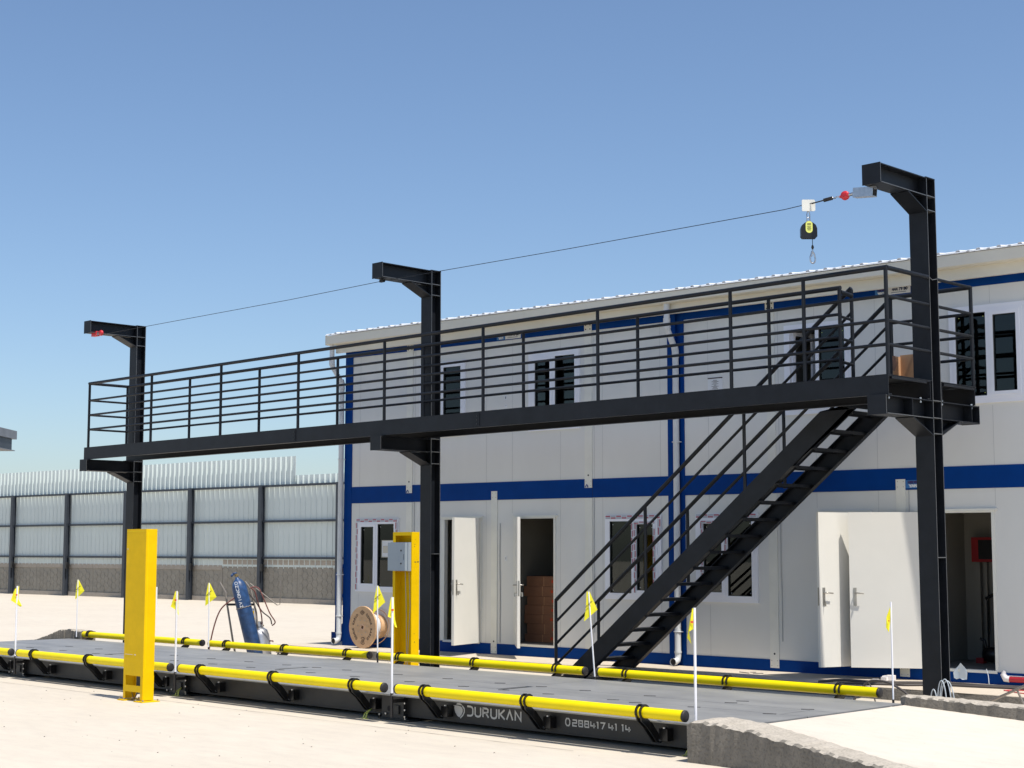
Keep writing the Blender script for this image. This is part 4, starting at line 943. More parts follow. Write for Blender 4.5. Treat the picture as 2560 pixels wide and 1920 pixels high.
m = MB(); m.box(9.395, 9.41, -0.04, 0.02, 0.17, 2.12); m.box(9.425, 9.437, -0.05, 0.0, 0.17, 2.12); m.build('door_seal', 'gasket', bl)

# ---- things in the rooms (local building coordinates turned into world ones)
BM = Matrix.LocRotScale(Vector((-21.188, 17.394, 0.168)), None, None) @ Matrix.Rotation(R(3.21), 4, 'Z') @ Matrix.Rotation(0.0027, 4, 'Y')
def bw(u, y, v): return BM @ Vector((u, y, v))
EU = (BM.to_3x3() @ Vector((1, 0, 0))); EY = (BM.to_3x3() @ Vector((0, 1, 0)))
def carton(u0, u1, y0, y1, v0, v1, label, tilt=0.0):
    c = bw((u0 + u1) / 2, (y0 + y1) / 2, (v0 + v1) / 2)
    t = thing('carton', label, 'carton', bw((u0 + u1) / 2, (y0 + y1) / 2, v0), group='cartons stacked inside the doorway')
    m = MB(); m.obox(c, EU, EY, (0, 0, 1), (u1 - u0) / 2, (y1 - y0) / 2, (v1 - v0) / 2 - 0.002); m.build('box_body', 'carton', t)
    m = MB(); h = (v1 - v0) / 2
    for k_ in (0.33, 0.72):
        m.obox(bw(u0 + (u1 - u0) * k_, y0 - 0.002, (v0 + v1) / 2), EU, EY, (0, 0, 1), 0.004, 0.002, h * 0.96)
    m.build('strap', 'carton2', t)
    m = MB(); m.obox(bw(u0 + (u1 - u0) * 0.5, y0 - 0.003, (v0 + v1) / 2), EU, EY, (0, 0, 1), 0.025, 0.002, 0.022); m.build('printed_mark', 'redmark', t)
ordn = ['bottom', 'second from the bottom', 'third from the bottom', 'fourth from the bottom', 'fifth from the bottom', 'sixth from the bottom', 'topmost']
vz = [0.166, 0.29, 0.455, 0.60, 0.75, 0.89, 1.05, 1.21]; lo = [3.56, 3.61, 3.55, 3.56, 3.61, 3.54, 3.60]
for i in range(7): carton(lo[i], 4.70 + (i % 2) * 0.03, 0.58, 1.0, vz[i], vz[i + 1], 'strapped brown carton in the doorway beside the stairs, %s of its stack' % ordn[i])
t = thing('large_carton', 'tall plain brown carton standing behind the left half of the taped window', 'carton', bw(0.62, 0.45, 0.166))
m = MB(); c = bw(0.60, 0.5, 0.87); m.obox(c, EU, EY, (0, 0, 1), 0.33, 0.2, 0.70); m.build('box_body', 'carton', t)
m = MB(); m.obox(bw(0.60, 0.298, 0.87), EU, EY, (0, 0, 1), 0.02, 0.001, 0.69); m.build('tape_strip', 'carton2', t)
t = thing('yellow_trolley', 'yellow bent tube hand truck standing behind the window at the staircase', 'hand truck', bw(8.12, 0.5, 0.166))
m = MB(); m.path([bw(8.0, 0.5, 0.17), bw(8.0, 0.5, 1.30), bw(8.03, 0.5, 1.36), bw(8.21, 0.5, 1.36), bw(8.24, 0.5, 1.30), bw(8.24, 0.5, 0.17)], 0.022, 8); m.build('frame', 'yellow2', t)
m = MB()
for v in (0.5, 0.8, 1.08): m.tube(bw(8.0, 0.5, v), bw(8.24, 0.5, v), 0.012, 6)
m.build('crossbar', 'yellow2', t)
t = thing('hose_cabinet', 'dark red wall cabinet hanging inside the wide open doorway at the right', 'cabinet', bw(10.95, 1.55, 1.48))
m = MB(); m.obox(bw(11.05, 1.60, 1.655), EU, EY, (0, 0, 1), 0.26, 0.10, 0.165); m.build('cabinet_body', 'darkred', t)
m = MB(); m.obox(bw(11.08, 1.497, 1.655), EU, EY, (0, 0, 1), 0.19, 0.003, 0.13); m.build('cabinet_door', 'slot', t)
t = thing('standpipe', 'pale vertical pipe duct running down below the red cabinet in the doorway', 'pipe', bw(10.82, 1.5, 0.17))
m = MB(); m.obox(bw(10.83, 1.62, 0.83), EU, EY, (0, 0, 1), 0.035, 0.03, 0.65); m.obox(bw(10.93, 1.64, 1.0), EU, EY, (0, 0, 1), 0.02, 0.02, 0.48); m.build('duct', 'interior', t)
m = MB(); m.path([bw(11.0, 1.5, 0.98), bw(11.0, 1.5, 0.35)], 0.012, 6); m.path([bw(10.98, 1.5, 1.0), bw(11.1, 1.45, 1.05), bw(11.3, 1.5, 1.02)], 0.022, 6); m.build('valve', 'slot', t)
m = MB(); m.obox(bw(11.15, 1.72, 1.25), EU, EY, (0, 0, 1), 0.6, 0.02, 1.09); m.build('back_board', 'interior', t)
t = thing('electric_pump', 'small black machine with a red foot on the floor of the open doorway', 'machine', bw(11.2, 1.2, 0.166))
m = MB(); m.lathe([(0.001, -0.14), (0.09, -0.14), (0.10, -0.05), (0.10, 0.10), (0.06, 0.14), (0.001, 0.14)], bw(11.22, 1.2, 0.28), EU, 16); m.path([bw(11.1, 1.2, 0.36), bw(11.08, 1.2, 0.46), bw(11.02, 1.2, 0.48)], 0.02, 8); m.build('motor', 'black', t)
m = MB(); m.obox(bw(11.05, 1.15, 0.20), EU, EY, (0, 0, 1), 0.05, 0.05, 0.035); m.build('foot', 'darkred', t)
t = MB(); c = bw(11.30, -0.05, 0.18)
bag = MB(); pts = [(-0.10, -0.10), (-0.07, -0.115), (-0.02, -0.10), (0.03, -0.115), (0.09, -0.11), (0.10, -0.02), (0.07, 0.03), (0.05, 0.05), (0.0, 0.09), (-0.04, 0.05), (-0.08, 0.01), (-0.11, -0.03)]
bag.prism([bw(11.32 + a * 0.85, -0.036 - 0.01 * math.sin(a * 40), 0.155 + b) for a, b in pts], EY * 0.012)
bag.build('plastic_bag', 'bag', label='crumpled translucent white plastic bag hanging over the sill of the wide open doorway', cat='plastic bag')

# ------------------------------------------------------------------ yard fence: posts, rails, corrugated sheets; cast wall below
FA = R(3.2)
fn = thing('corrugated_fence', 'tall fence of pale corrugated metal sheets on dark posts behind the concrete yard', 'fence', (-47.434, 31.638, 0), rot=(0, 0, FA), local=True)
def corr(u0, u1, y, z0, z1, per, dep, rib, nm, mt, jag=0.0):
    m = MB(); u = u0; pts = []
    while u < u1:
        pts += [(u, 0), (u + per - 2 * rib, 0), (u + per - 1.5 * rib, -dep), (u + per - 0.5 * rib, -dep)]; u += per
    k = len(pts); vs = [(a, y + b, z0) for a, b in pts] + [(a, y + b, z1 + (0.0 if b == 0 else 0.0)) for a, b in pts]
    m.add(vs, [(i, i + 1, k + i + 1, k + i) for i in range(k - 1)], False); return m.build(nm, mt, fn, flip=False)
corr(-22, 5.33, 0.20, 1.15, 4.92, 0.27, 0.055, 0.035, 'upper_sheet', 'fencesheet'); corr(5.36, 30, 0.20, 1.15, 4.27, 0.27, 0.055, 0.035, 'upper_sheet', 'fencesheet')
corr(-22, 30, 0.13, 1.2, 3.95, 0.27, 0.02, 0.02, 'lower_sheet', 'fencesheet2')
for i in range(-5, 8):
    u = i * 3.93
    m = MB(); m.box(u - 0.075, u + 0.075, -0.085, -0.077, 0, 3.97); m.box(u - 0.075, u + 0.075, 0.077, 0.085, 0, 3.97); m.box(u - 0.004, u + 0.004, -0.077, 0.077, 0, 3.97)
    m.box(u - 0.075, u - 0.071, -0.077, 0.077, 0, 3.97)
    p = m.build('post', 'fencesteel', fn)
    m = MB(); m.box(u + 0.08, u + 0.19, -0.08, 0.02, 1.05, 1.30); m.box(u + 0.10, u + 0.22, -0.12, -0.08, 1.10, 1.22); m.build('floodlight', 'black', p)
m = MB()
for z in (1.47, 2.70, 3.90): m.box(-22, 30, 0.03, 0.10, z, z + 0.07)
m.build('rail', 'fencesteel', fn)
cw = thing('yard_wall', 'low cast concrete wall with a honeycomb stone pattern along the foot of the metal fence', 'wall', (-47.434, 31.638, 0), rot=(0, 0, FA), local=True)
def wseg(u0, u1, h):
    m = MB(); m.box(u0, u1, 0.150, 0.19, 0.16, h - 0.16)
    a_, b_ = 0.162, 0.128; i_ = 0
    x_ = u0 + 0.16
    while x_ < u1 - 0.12:
        z_ = 0.16 + b_ + (b_ if i_ % 2 else 0)
        while z_ < h - 0.17 - b_ * 0.6:
            k_ = 0.93 + random.uniform(-0.03, 0.02); m.prism([(x_ + a_ * k_ * math.cos(R(60 * q)), 0.137 + random.uniform(0, 0.004), z_ + b_ / 0.866 * k_ * math.sin(R(60 * q))) for q in range(6)], (0, 0.012, 0)); z_ += 2 * b_
        x_ += a_ * 1.5; i_ += 1
    m.build('panel', 'hexwall', cw)
    m = MB(); m.box(u0, u1, 0.12, 0.19, h - 0.158, h); m.build('coping', 'wallcap', cw)
u = -22.0
while u < 1.7: wseg(u, min(u + 1.96, 1.71), 1.24); u += 1.975
u = 1.73
while u < 28: wseg(u, u + 1.96, 1.43); u += 1.975
m = MB(); m.box(-22, 30, 0.10, 0.19, 0, 0.158); m.build('plinth', 'wallcap', cw)

# grey canopy edge reaching in from the left
cn = thing('loading_canopy', 'grey sheet-clad canopy edge high above the fence at the left border of the picture', 'canopy', (-44.0, 21.6, 0))
m = MB(); 
cA = Vector((-41.965, 21.80, 5.19)) - RV * 0.30; dl = -RV
m.obox(cA + dl * 2.5 + FV * 0.5 + Vector((0, 0, 0)), RV, FV, (0, 0, 1), 2.5, 1.0, 0.125); m.build('roof_edge', 'canopy', cn)
m = MB(); m.obox(cA + dl * 2.55 + FV * 0.5 + Vector((0, 0, -0.295)), RV, FV, (0, 0, 1), 2.5, 0.7, 0.165); m.build('beam', 'fencesteel', cn)
m = MB(); m.obox(cA + dl * 3.2 + FV * 0.5 + Vector((0, 0, -2.82)), RV, FV, (0, 0, 1), 0.1, 0.1, 2.36); m.build('column', 'fencesteel', cn)
m = MB(); m.obox(cA + dl * 2.48 + FV * 0.5 + Vector((0, 0, -0.475)), RV, FV, (0, 0, 1), 2.5, 0.8, 0.012); m.build('trim', 'canopy', cn)

# ------------------------------------------------------------------ yellow driver posts
t = thing('driver_terminal_post', 'solid bright yellow sheet steel post standing on two feet in front of the weighbridge', 'terminal post', (-16.43, 10.28, 0))
xa, xb, ya, yb = -16.64, -16.212, 10.20, 10.352
m = MB(); m.box(xa, xb, ya, ya + 0.004, 0.305, 2.04); m.box(xa, xb, yb - 0.004, yb, 0.305, 0.36)
m.box(xa, xb, ya + 0.004, yb, 2.034, 2.04); m.box(xb - 0.004, xb, ya + 0.004, yb, 0.02, 2.034); m.box(xa, xa + 0.004, ya + 0.004, yb, 0.02, 2.034)
m.box(xb - 0.055, xb - 0.004, ya, ya + 0.004, 0.02, 0.305); m.box(xa, xa + 0.045, ya, ya + 0.004, 0.02, 0.305); m.box(xa + 0.045, xb - 0.055, ya, ya + 0.004, 0.11, 0.185)
m.box(xa + 0.045, xb - 0.055, ya + 0.004, ya + 0.03, 0.179, 0.185); m.box(xa + 0.045, xb - 0.055, ya + 0.004, ya + 0.03, 0.299, 0.305)
m.box(xb - 0.055, xb - 0.004, yb - 0.004, yb, 0.02, 2.034); m.box(xa + 0.004, xa + 0.045, yb - 0.004, yb, 0.02, 2.034)
m.build('casing', 'yellow2', t)
for (a, b) in ((xa - 0.05, xa + 0.09), (xb - 0.12, xb + 0.07)):
    m = MB(); m.box(a, b, ya - 0.045, yb + 0.045, 0.0, 0.012); f_ = m.build('foot_plate', 'yellow2', t)
    m = MB()
    for (p, q) in ((a + 0.02, ya - 0.025), (b - 0.02, ya - 0.025), (a + 0.02, yb + 0.025), (b - 0.02, yb + 0.025)): m.disc((p, q, 0.012), (0, 0, 1), 0.011, 0.02, 6)
    m.build('bolt', 'handle', f_)
m = MB(); m.path([(xa + 0.16, ya + 0.02, 0.18), (xa + 0.165, ya + 0.02, 0.10), (xa + 0.15, ya + 0.05, 0.02)], 0.004, 6); m.path([(xa + 0.24, ya + 0.06, 0.11), (xa + 0.19, ya + 0.04, 0.03), (xa + 0.14, ya + 0.03, 0.012)], 0.007, 6); m.build('cable', 'blackhose', t)
m = MB(); m.box(xa + 0.06, xb - 0.05, yb, yb + 0.03, 1.44, 1.72); m.box(xb - 0.04, xb - 0.004, yb, yb + 0.022, 1.05, 1.35); m.build('keypad_box', 'signwhite', t)
m = MB(); m.box(xa + 0.02, xa + 0.19, ya - 0.0015, ya, 0.545, 0.549); m.box(xa + 0.23, xa + 0.26, ya - 0.0015, ya, 0.542, 0.552)
m.disc((xa + 0.03, ya, 1.80), (0, -1, 0), 0.008, 0.002, 6); m.build('paint_chip', 'tape_white', t)
m = MB(); m.box(xa, xb, ya - 0.001, ya, 2.012, 2.015); m.box(xb, xb + 0.001, ya + 0.03, ya + 0.033, 0.4, 2.0); m.build('fold_line', 'yellow', t)

t = thing('driver_terminal_post', 'yellow recessed steel cabinet post with a grey electrical box, between reel and middle column', 'terminal post', (-16.6, 14.67, 0))
xa, xb, ya, yb = -16.80, -16.40, 14.60, 14.745
m = MB(); m.box(xa, xb, yb - 0.004, yb, 0.02, 2.04); m.box(xa, xa + 0.004, ya, yb - 0.004, 0.0, 2.04); m.box(xb - 0.004, xb, ya, yb - 0.004, 0.0, 2.04); m.box(xa + 0.004, xb - 0.004, ya, yb - 0.004, 2.035, 2.04)
m.box(xa + 0.004, xa + 0.052, ya, ya + 0.004, 0.02, 2.035); m.box(xb - 0.012, xb - 0.004, ya, ya + 0.004, 0.02, 2.035); m.box(xa + 0.052, xb - 0.012, ya, ya + 0.004, 1.99, 2.035)
m.box(xa - 0.03, xa + 0.1, ya - 0.04, yb + 0.04, 0, 0.012); m.box(xb - 0.1, xb + 0.03, ya - 0.04, yb + 0.04, 0, 0.012)
m.build('casing', 'yellow2', t)
m = MB(); m.box(xa + 0.005, xb - 0.03, ya - 0.10, ya - 0.055, 1.50, 1.89); m.box(xa + 0.012, xb - 0.012, ya - 0.055, ya - 0.001, 1.495, 1.895); eb = m.build('electrical_box', 'greybox', t)
m = MB()
for z in (1.60, 1.78): m.lathe([(0.0001, 0), (0.012, 0), (0.012, 0.006), (0.0001, 0.006)], (xb - 0.11, ya - 0.10, z), (0, -1, 0), 12, False)
m.box(xb - 0.058, xb - 0.052, ya - 0.1015, ya - 0.0995, 1.65, 1.73); m.build('box_lock', 'slot', eb)
m = MB(); m.path([(xa + 0.2, ya + 0.06, 1.495), (xa + 0.205, ya + 0.08, 0.9), (xa + 0.19, ya + 0.10, 0.4), (xa + 0.21, ya + 0.12, 0.05)], 0.005, 6); m.path([(xa + 0.28, ya + 0.06, 1.495), (xa + 0.285, ya + 0.08, 1.0), (xa + 0.24, ya + 0.08, 0.35), (xa + 0.2, ya + 0.08, 0.2)], 0.005, 6); m.build('cable', 'seam', t)
m = MB()
for (yy, z, h) in ((0.06, 1.93, 0.006), (0.055, 1.86, 0.012), (0.05, 1.83, 0.012), (0.05, 0.62, 0.012), (0.055, 0.5, 0.02)): m.box(xb, xb + 0.001, ya + yy, ya + yy + 0.008, z, z + h)
m.box(xb, xb + 0.001, ya + 0.05, ya + 0.085, 1.615, 1.625); m.box(xb, xb + 0.001, ya + 0.10, ya + 0.135, 1.615, 1.628); m.build('rust_mark', 'ink', t)

# ------------------------------------------------------------------ cable reel
rc = Vector((-20.40, 17.06, 0.14 + 0.352)); RAD = 0.352
t = thing('cable_reel', 'wooden cable drum with stencilled lettering and white cable on it, beside the building corner', 'cable reel', (rc.x, rc.y + 0.28, 0.14))
for (ya, nm) in ((rc.y, 'flange'), (rc.y + 0.52, 'flange')):
    m = MB(); m.lathe([(0.030, 0), (RAD - 0.004, 0), (RAD, 0.004), (RAD, 0.034), (RAD - 0.004, 0.038), (0.030, 0.038), (0.030, 0)], (rc.x, ya, rc.z), (0, 1, 0), 72, False); fl = m.build(nm, 'wood', t)
m = MB(); m.lathe([(0.20, 0.038), (0.20, 0.52)], rc, (0, 1, 0), 40); m.build('barrel', 'wood', t)
m = MB(); pts = []
for i in range(0, 15 * 20): 
    a = 2 * math.pi * i / 20; pts.append((rc.x + 0.213 * math.cos(a), rc.y + 0.05 + 0.0105 * i / 20 * 1.15, rc.z + 0.213 * math.sin(a)))
m.path(pts, 0.0095, 6); m.build('cable_winding', 'cablewhite', t)
m = MB(); pts = [(rc.x + 0.29 * math.cos(a), rc.y + 0.30 + 0.05 * math.sin(a + 1), rc.z + 0.29 * math.sin(a)) for a in [2 * math.pi * i / 40 for i in range(41)]]; m.path(pts, 0.006, 6, closed=True)
pts = [(rc.x + 0.235 * math.cos(a), rc.y + 0.22 + 0.04 * math.sin(a), rc.z + 0.235 * math.sin(a)) for a in [2 * math.pi * i / 40 for i in range(41)]]; m.path(pts, 0.006, 6, closed=True); m.build('loose_turn', 'carton2', t)
m = MB(); m.disc((rc.x, rc.y + 0.035, rc.z), (0, -1, 0), 0.0295, 0.001, 20); m.build('axle_hole', 'slot', t)
m = MB(); m.lathe([(0.031, 0), (0.048, 0), (0.048, 0.002), (0.031, 0.002)], (rc.x, rc.y - 0.002, rc.z), (0, 1, 0), 28, False); m.build('axle_ring', 'woodedge', t)
NRr = Vector((0, -1, 0))
def arc_text(mb, txt, r_, a0, a1, size, flipdir):
    n = len(txt)
    for i, ch in enumerate(txt):
        if ch == ' ': continue
        a = R(a0 + (a1 - a0) * i / (n - 1))
        pos = Vector((math.cos(a), 0, math.sin(a))) * r_
        rad = Vector((math.cos(a), 0, math.sin(a))); tan = Vector((-math.sin(a), 0, math.cos(a)))
        ex, ez = (tan * -1, rad)
        put_text(mb, ch, size, rc + pos, ex, ez, NRr, th=0.003, bold=0.0022, sx=0.95)
m = MB()
arc_text(m, 'ÖZNUR KABLO', 0.235, 232, 125, 0.060, False)
arc_text(m, 'ÖZNUR KABLO', 0.235, 60, -52, 0.060, False)
def R2(a, b): return rc + Vector((a, -0.003, b))
dm = [(-0.06, 0.245), (0, 0.285), (0.06, 0.245), (0, 0.205), (-0.06, 0.245)]
m.stroke(dm, 0.007, rc, (1, 0, 0), (0, 0, 1), NRr, 0.003); m.stroke([(a * 0.68, 0.245 + (b - 0.245) * 0.68) for a, b in dm], 0.004, rc, (1, 0, 0), (0, 0, 1), NRr, 0.003)
put_text(m, 'TSE', 0.032, rc + Vector((0, 0, 0.245)), (1, 0, 0), (0, 0, 1), NRr, th=0.003, bold=0.001)
for (a0, a1, r_) in ((20, 150, 0.058), (200, 330, 0.058)):
    m.stroke([(0.02 + r_ * math.cos(R(a)), -0.225 + r_ * math.sin(R(a))) for a in range(a0, a1 + 1, 13)], 0.011, rc, (1, 0, 0), (0, 0, 1), NRr, 0.003)
for r_ in (0.034, 0.020): m.stroke([(0.02 + r_ * math.cos(R(a)), -0.225 + r_ * math.sin(R(a))) for a in range(0, 361, 30)], 0.006, rc, (1, 0, 0), (0, 0, 1), NRr, 0.003)
m.stroke([(-0.005, -0.235), (0.045, -0.215)], 0.008, rc, (1, 0, 0), (0, 0, 1), NRr, 0.003)
m.build('stencil_lettering', 'ink', t)
m = MB()
for k_ in range(7):
    a = R(62 + k_ * 51.4); m.disc((rc.x + 0.125 * math.cos(a), rc.y - 0.001, rc.z + 0.125 * math.sin(a)), (0, -1, 0), 0.009, 0.004, 8)
m.build('bolt', 'handle', t)
# ------------------------------------------------------------------ gas welding trolley
gb = Vector((-20.15, 14.72, 0.06)); gt = Vector((-20.39, 14.47, 1.40)); ax = (gt - gb).normalized()
t = thing('gas_bottle', 'tall leaning blue oxygen bottle with white hand-painted letters strapped to a trolley', 'gas bottle', gb)
m = MB(); L = (gt - gb).length - 0.08
m.lathe([(0.001, 0), (0.09, 0), (0.118, 0.03), (0.118, L - 0.17), (0.112, L - 0.11), (0.092, L - 0.05), (0.06, L - 0.01), (0.03, L + 0.015), (0.028, L + 0.04), (0.001, L + 0.04)], gb, ax, 32)
m.build('cylinder', 'gasblue', t)
m = MB(); vt = gb + ax * (L + 0.04); m.path([vt, vt + ax * 0.05], 0.018, 10); m.path([vt + ax * 0.03 - RV * 0.03, vt + ax * 0.03 + RV * 0.035], 0.012, 8); m.build('valve', 'brass', t)
m = MB(); m.lathe([(0.001, 0), (0.032, 0), (0.036, 0.012), (0.030, 0.025), (0.001, 0.025)], vt + ax * 0.05 - RV * 0.02, ax, 12); m.lathe([(0.001, 0), (0.03, 0), (0.03, 0.03), (0.001, 0.03)], vt + ax * 0.02 - RV * 0.055, (ax - RV).normalized(), 12); m.build('hand_wheel', 'gasblue', t)
m = MB(); txt = ['A', 'Z', '', 'O', 'N', 'C', 'S', '3']
fc = -FV; side = ax.cross(fc).normalized(); fc2 = side.cross(ax).normalized()
if fc2.dot(FV) > 0: fc2 = -fc2
sidx = RV - ax * RV.dot(ax); sidx.normalize()
for i, ch in enumerate(['Z', 'V', 'I', 'O', 'N', 'C', 'Z', 'O']):
    p = gb + ax * (0.88 + i * 0.053) + fc2 * 0.1185 - sidx * 0.01
    put_text(m, ch, 0.07, p, ax, -sidx, fc2, th=0.001, bold=0.001)
m.build('painted_letters', 'signwhite', t)
m = MB(); rp = [gb + ax * 0.86 + (sidx * math.cos(a) + fc2 * math.sin(a)) * 0.122 + ax * 0.004 * math.sin(a * 14) for a in [2 * math.pi * i / 60 for i in range(60)]]; m.path(rp, 0.006, 6, closed=True); m.build('chain', 'oldpipe', t)
lb = Vector((-20.30, 14.95, 0.0)); la = (Vector((-20.36, 14.89, 0.6)) - lb).normalized()
t = thing('lpg_bottle', 'short silver gas bottle with a collar standing beside the tall blue bottle', 'gas bottle', lb)
m = MB(); m.lathe([(0.001, 0.03), (0.12, 0.03), (0.125, 0.0), (0.13, 0.0), (0.13, 0.04), (0.150, 0.09), (0.153, 0.26), (0.156, 0.27), (0.153, 0.28), (0.150, 0.44), (0.13, 0.52), (0.08, 0.56), (0.03, 0.57), (0.001, 0.57)], lb, la, 32); m.build('cylinder', 'silver', t)
m = MB(); 
vs = []; nn_ = 20
u_ = RV; w_ = FV
for h in (0.55, 0.665):
    for i in range(nn_ + 1):
        a = R(-120 + 300 * i / nn_); vs.append(lb + la * h + (u_ * math.cos(a) + w_ * math.sin(a)) * 0.078)
m.add(vs, [(i, i + 1, nn_ + 2 + i, nn_ + 1 + i) for i in range(nn_)], True); m.build('collar', 'silver', t)
m = MB(); m.path([lb + la * 0.57, lb + la * 0.62], 0.016, 8); m.path([lb + la * 0.605, lb + la * 0.605 + RV * 0.09], 0.010, 8); m.build('valve', 'brass', t)
m = MB(); m.path([lb + la * 0.36 + RV * 0.15, lb + la * 0.36 + RV * 0.20, lb + la * 0.34 + RV * 0.20], 0.012, 6); m.build('lug', 'redhose', t)
t = thing('bottle_trolley', 'worn bare tube trolley frame holding the blue and silver gas bottles', 'trolley', (-20.4, 14.7, 0))
def P3(x, y, z): return Vector((x, y, z))
m = MB(); m.path([P3(-20.718, 14.393, 1.278), P3(-20.662, 14.45, 1.145), P3(-20.65, 14.46, 1.11), P3(-20.632, 14.478, 0.938), P3(-20.559, 14.55, 0.36), P3(-20.52, 14.60, 0.05)], 0.016, 10)
m.path([P3(-20.47, 14.70, 1.287), P3(-20.41, 14.76, 1.174), P3(-20.395, 14.77, 1.12), P3(-20.33, 14.82, 0.811), P3(-20.28, 14.86, 0.30), P3(-20.25, 14.88, 0.05)], 0.016, 10); m.build('handle_tube', 'oldpipe', t)
m = MB(); m.path([P3(-20.63, 14.48, 0.93), P3(-20.34, 14.79, 0.93)], 0.018, 8); m.path([P3(-20.55, 14.56, 0.3), P3(-20.28, 14.86, 0.3)], 0.012, 8); m.build('crossbar', 'black', t)
m = MB(); m.obox(P3(-20.30, 14.80, 0.025), RV, FV, (0, 0, 1), 0.30, 0.20, 0.008); m.build('base_plate', 'oldpipe', t)
for q in (-0.22, 0.25):
    m = MB(); m.lathe([(0.001, -0.02), (0.05, -0.02), (0.08, -0.015), (0.085, 0), (0.08, 0.015), (0.05, 0.02), (0.001, 0.02)], P3(-20.32, 14.95, 0.085) + RV * q, RV, 18); m.build('wheel', 'rubber', t)
m = MB(); m.obox(P3(-20.36, 14.80, 0.70), RV, FV, Vector((0, 0, 1)) - RV * 0.17, 0.025, 0.02, 0.17); ib = m.build('instruction_plate', 'tape_white', t)
m = MB()
for zz in (0.10, 0.0, -0.10): m.obox(P3(-20.36, 14.80, 0.70 + zz) - RV * zz * 0.17 - FV * 0.021, RV, FV, (0, 0, 1), 0.021, 0.001, 0.028)
m.build('label_print', 'yellow2', ib)
def smooth_path(pts, k=8):
    P = [Vector(p) for p in pts]; out = []
    for i in range(len(P) - 1):
        p0 = P[max(0, i - 1)]; p1 = P[i]; p2 = P[i + 1]; p3 = P[min(len(P) - 1, i + 2)]
        for s_ in range(k):
            t_ = s_ / k; out.append(0.5 * ((2 * p1) + (p2 - p0) * t_ + (2 * p0 - 5 * p1 + 4 * p2 - p3) * t_ ** 2 + (3 * p1 - p0 - 3 * p2 + p3) * t_ ** 3))
    out.append(P[-1]); return out
t = thing('welding_hoses', 'dusty red and black gas hoses looping from the trolley down to the ground', 'hoses', (-20.5, 14.3, 0))
m = MB(); m.path(smooth_path([(-20.352, 14.42, 1.04), (-20.46, 14.30, 0.92), (-20.53, 14.25, 0.80), (-20.60, 14.22, 0.60), (-20.66, 14.20, 0.36), (-20.72, 14.18, 0.05), (-20.75, 14.15, 0.012)]), 0.011, 8); m.build('red_hose', 'redhose', t)
m = MB(); m.path(smooth_path([(-20.26, 14.64, 1.19), (-20.20, 14.70, 1.21), (-20.14, 14.74, 1.17), (-20.09, 14.80, 1.00), (-20.05, 14.88, 0.80), (-20.07, 15.0, 0.66), (-20.17, 15.02, 0.60)]), 0.010, 8)
m.path(smooth_path([(-20.28, 14.66, 1.20), (-20.24, 14.72, 1.14), (-20.22, 14.76, 1.0), (-20.20, 14.82, 0.8), (-20.25, 14.88, 0.66), (-20.29, 14.9, 0.62)]), 0.010, 8); m.build('red_hose', 'redhose', t)
m = MB(); m.path(smooth_path([(-20.36, 14.70, 1.10), (-20.30, 14.78, 0.98), (-20.22, 14.86, 0.82), (-20.14, 14.95, 0.72), (-20.13, 14.98, 0.62)]), 0.010, 8); m.build('black_hose', 'blackhose', t)
m = MB(); m.path([(-20.41, 14.75, 1.26), (-20.10, 15.06, 0.92)], 0.009, 8); m.path([(-20.10, 15.06, 0.92), (-20.06, 15.08, 0.93), (-20.07, 15.1, 1.32)], 0.006, 6); m.build('cutting_torch', 'oldpipe', t)

# ------------------------------------------------------------------ small blue stair at the end of the building
t = thing('blue_entrance_stair', 'small blue steel stair with a handrail at the left end of the building', 'stair', (-22.3, 18.3, 0))
m = MB(); Yb = 18.1
m.path([(-22.38, Yb, 0.10), (-22.37, Yb, 1.36), (-22.0, Yb, 1.66)], 0.026, 8); m.path([(-22.37, Yb, 0.83), (-22.0, Yb, 1.13)], 0.022, 8); m.path([(-21.95, Yb, 0.5), (-21.95, Yb, 1.7)], 0.02, 8); m.build('handrail', 'blue', t)
m = MB(); m.prism([(-22.52, Yb, 0.0), (-21.75, Yb, 0.0), (-21.75, Yb, 0.85), (-22.40, Yb, 0.30), (-22.52, Yb, 0.30)], (0, 0.01, 0)); m.prism([(-22.52, Yb + 0.9, 0.0), (-21.75, Yb + 0.9, 0.0), (-21.75, Yb + 0.9, 0.85), (-22.40, Yb + 0.9, 0.30), (-22.52, Yb + 0.9, 0.30)], (0, 0.01, 0)); m.build('side_plate', 'blue', t)
for i in range(4):
    m = MB(); m.box(-22.5 + i * 0.2, -22.28 + i * 0.2, Yb + 0.012, Yb + 0.898, 0.19 + i * 0.2, 0.21 + i * 0.2); m.build('tread', 'blue', t)

# ------------------------------------------------------------------ loose things at the right
t = thing('cardboard_box', 'opened tan cardboard box standing on the landing against the right column', 'box', (-9.42, 16.22, 3.725))
m = MB(); m.box(-9.62, -9.30, 16.30, 16.305, 3.726, 4.09); m.box(-9.62, -9.615, 16.13, 16.30, 3.726, 4.07); m.box(-9.30, -9.295, 16.25, 16.30, 3.726, 4.08)
m.build('box_wall', 'carton2', t)
m = MB(); m.prism([(-9.62, 16.13, 3.90), (-9.62, 16.13, 4.07), (-9.56, 16.09, 4.06), (-9.53, 16.08, 3.95), (-9.58, 16.10, 3.88)], (0.002, -0.002, 0)); m.build('flap', 'carton', t)
m = MB(); c = (-10.70, 17.61)
m.box(-10.76, -10.68, 17.56, 17.66, 0.141, 0.185); m.obox((-10.66, 17.64, 0.175), (1, 0.3, 0), (-0.3, 1, 0), (0, 0, 1), 0.05, 0.04, 0.032); m.obox((-10.72, 17.62, 0.193), (1, 0.1, 0.1), (-0.1, 1, 0), (0, 0, 1), 0.04, 0.03, 0.01); m.obox((-10.86, 17.6, 0.146), (1, 0.2, 0), (-0.2, 1, 0), (0, 0, 1), 0.04, 0.015, 0.005)
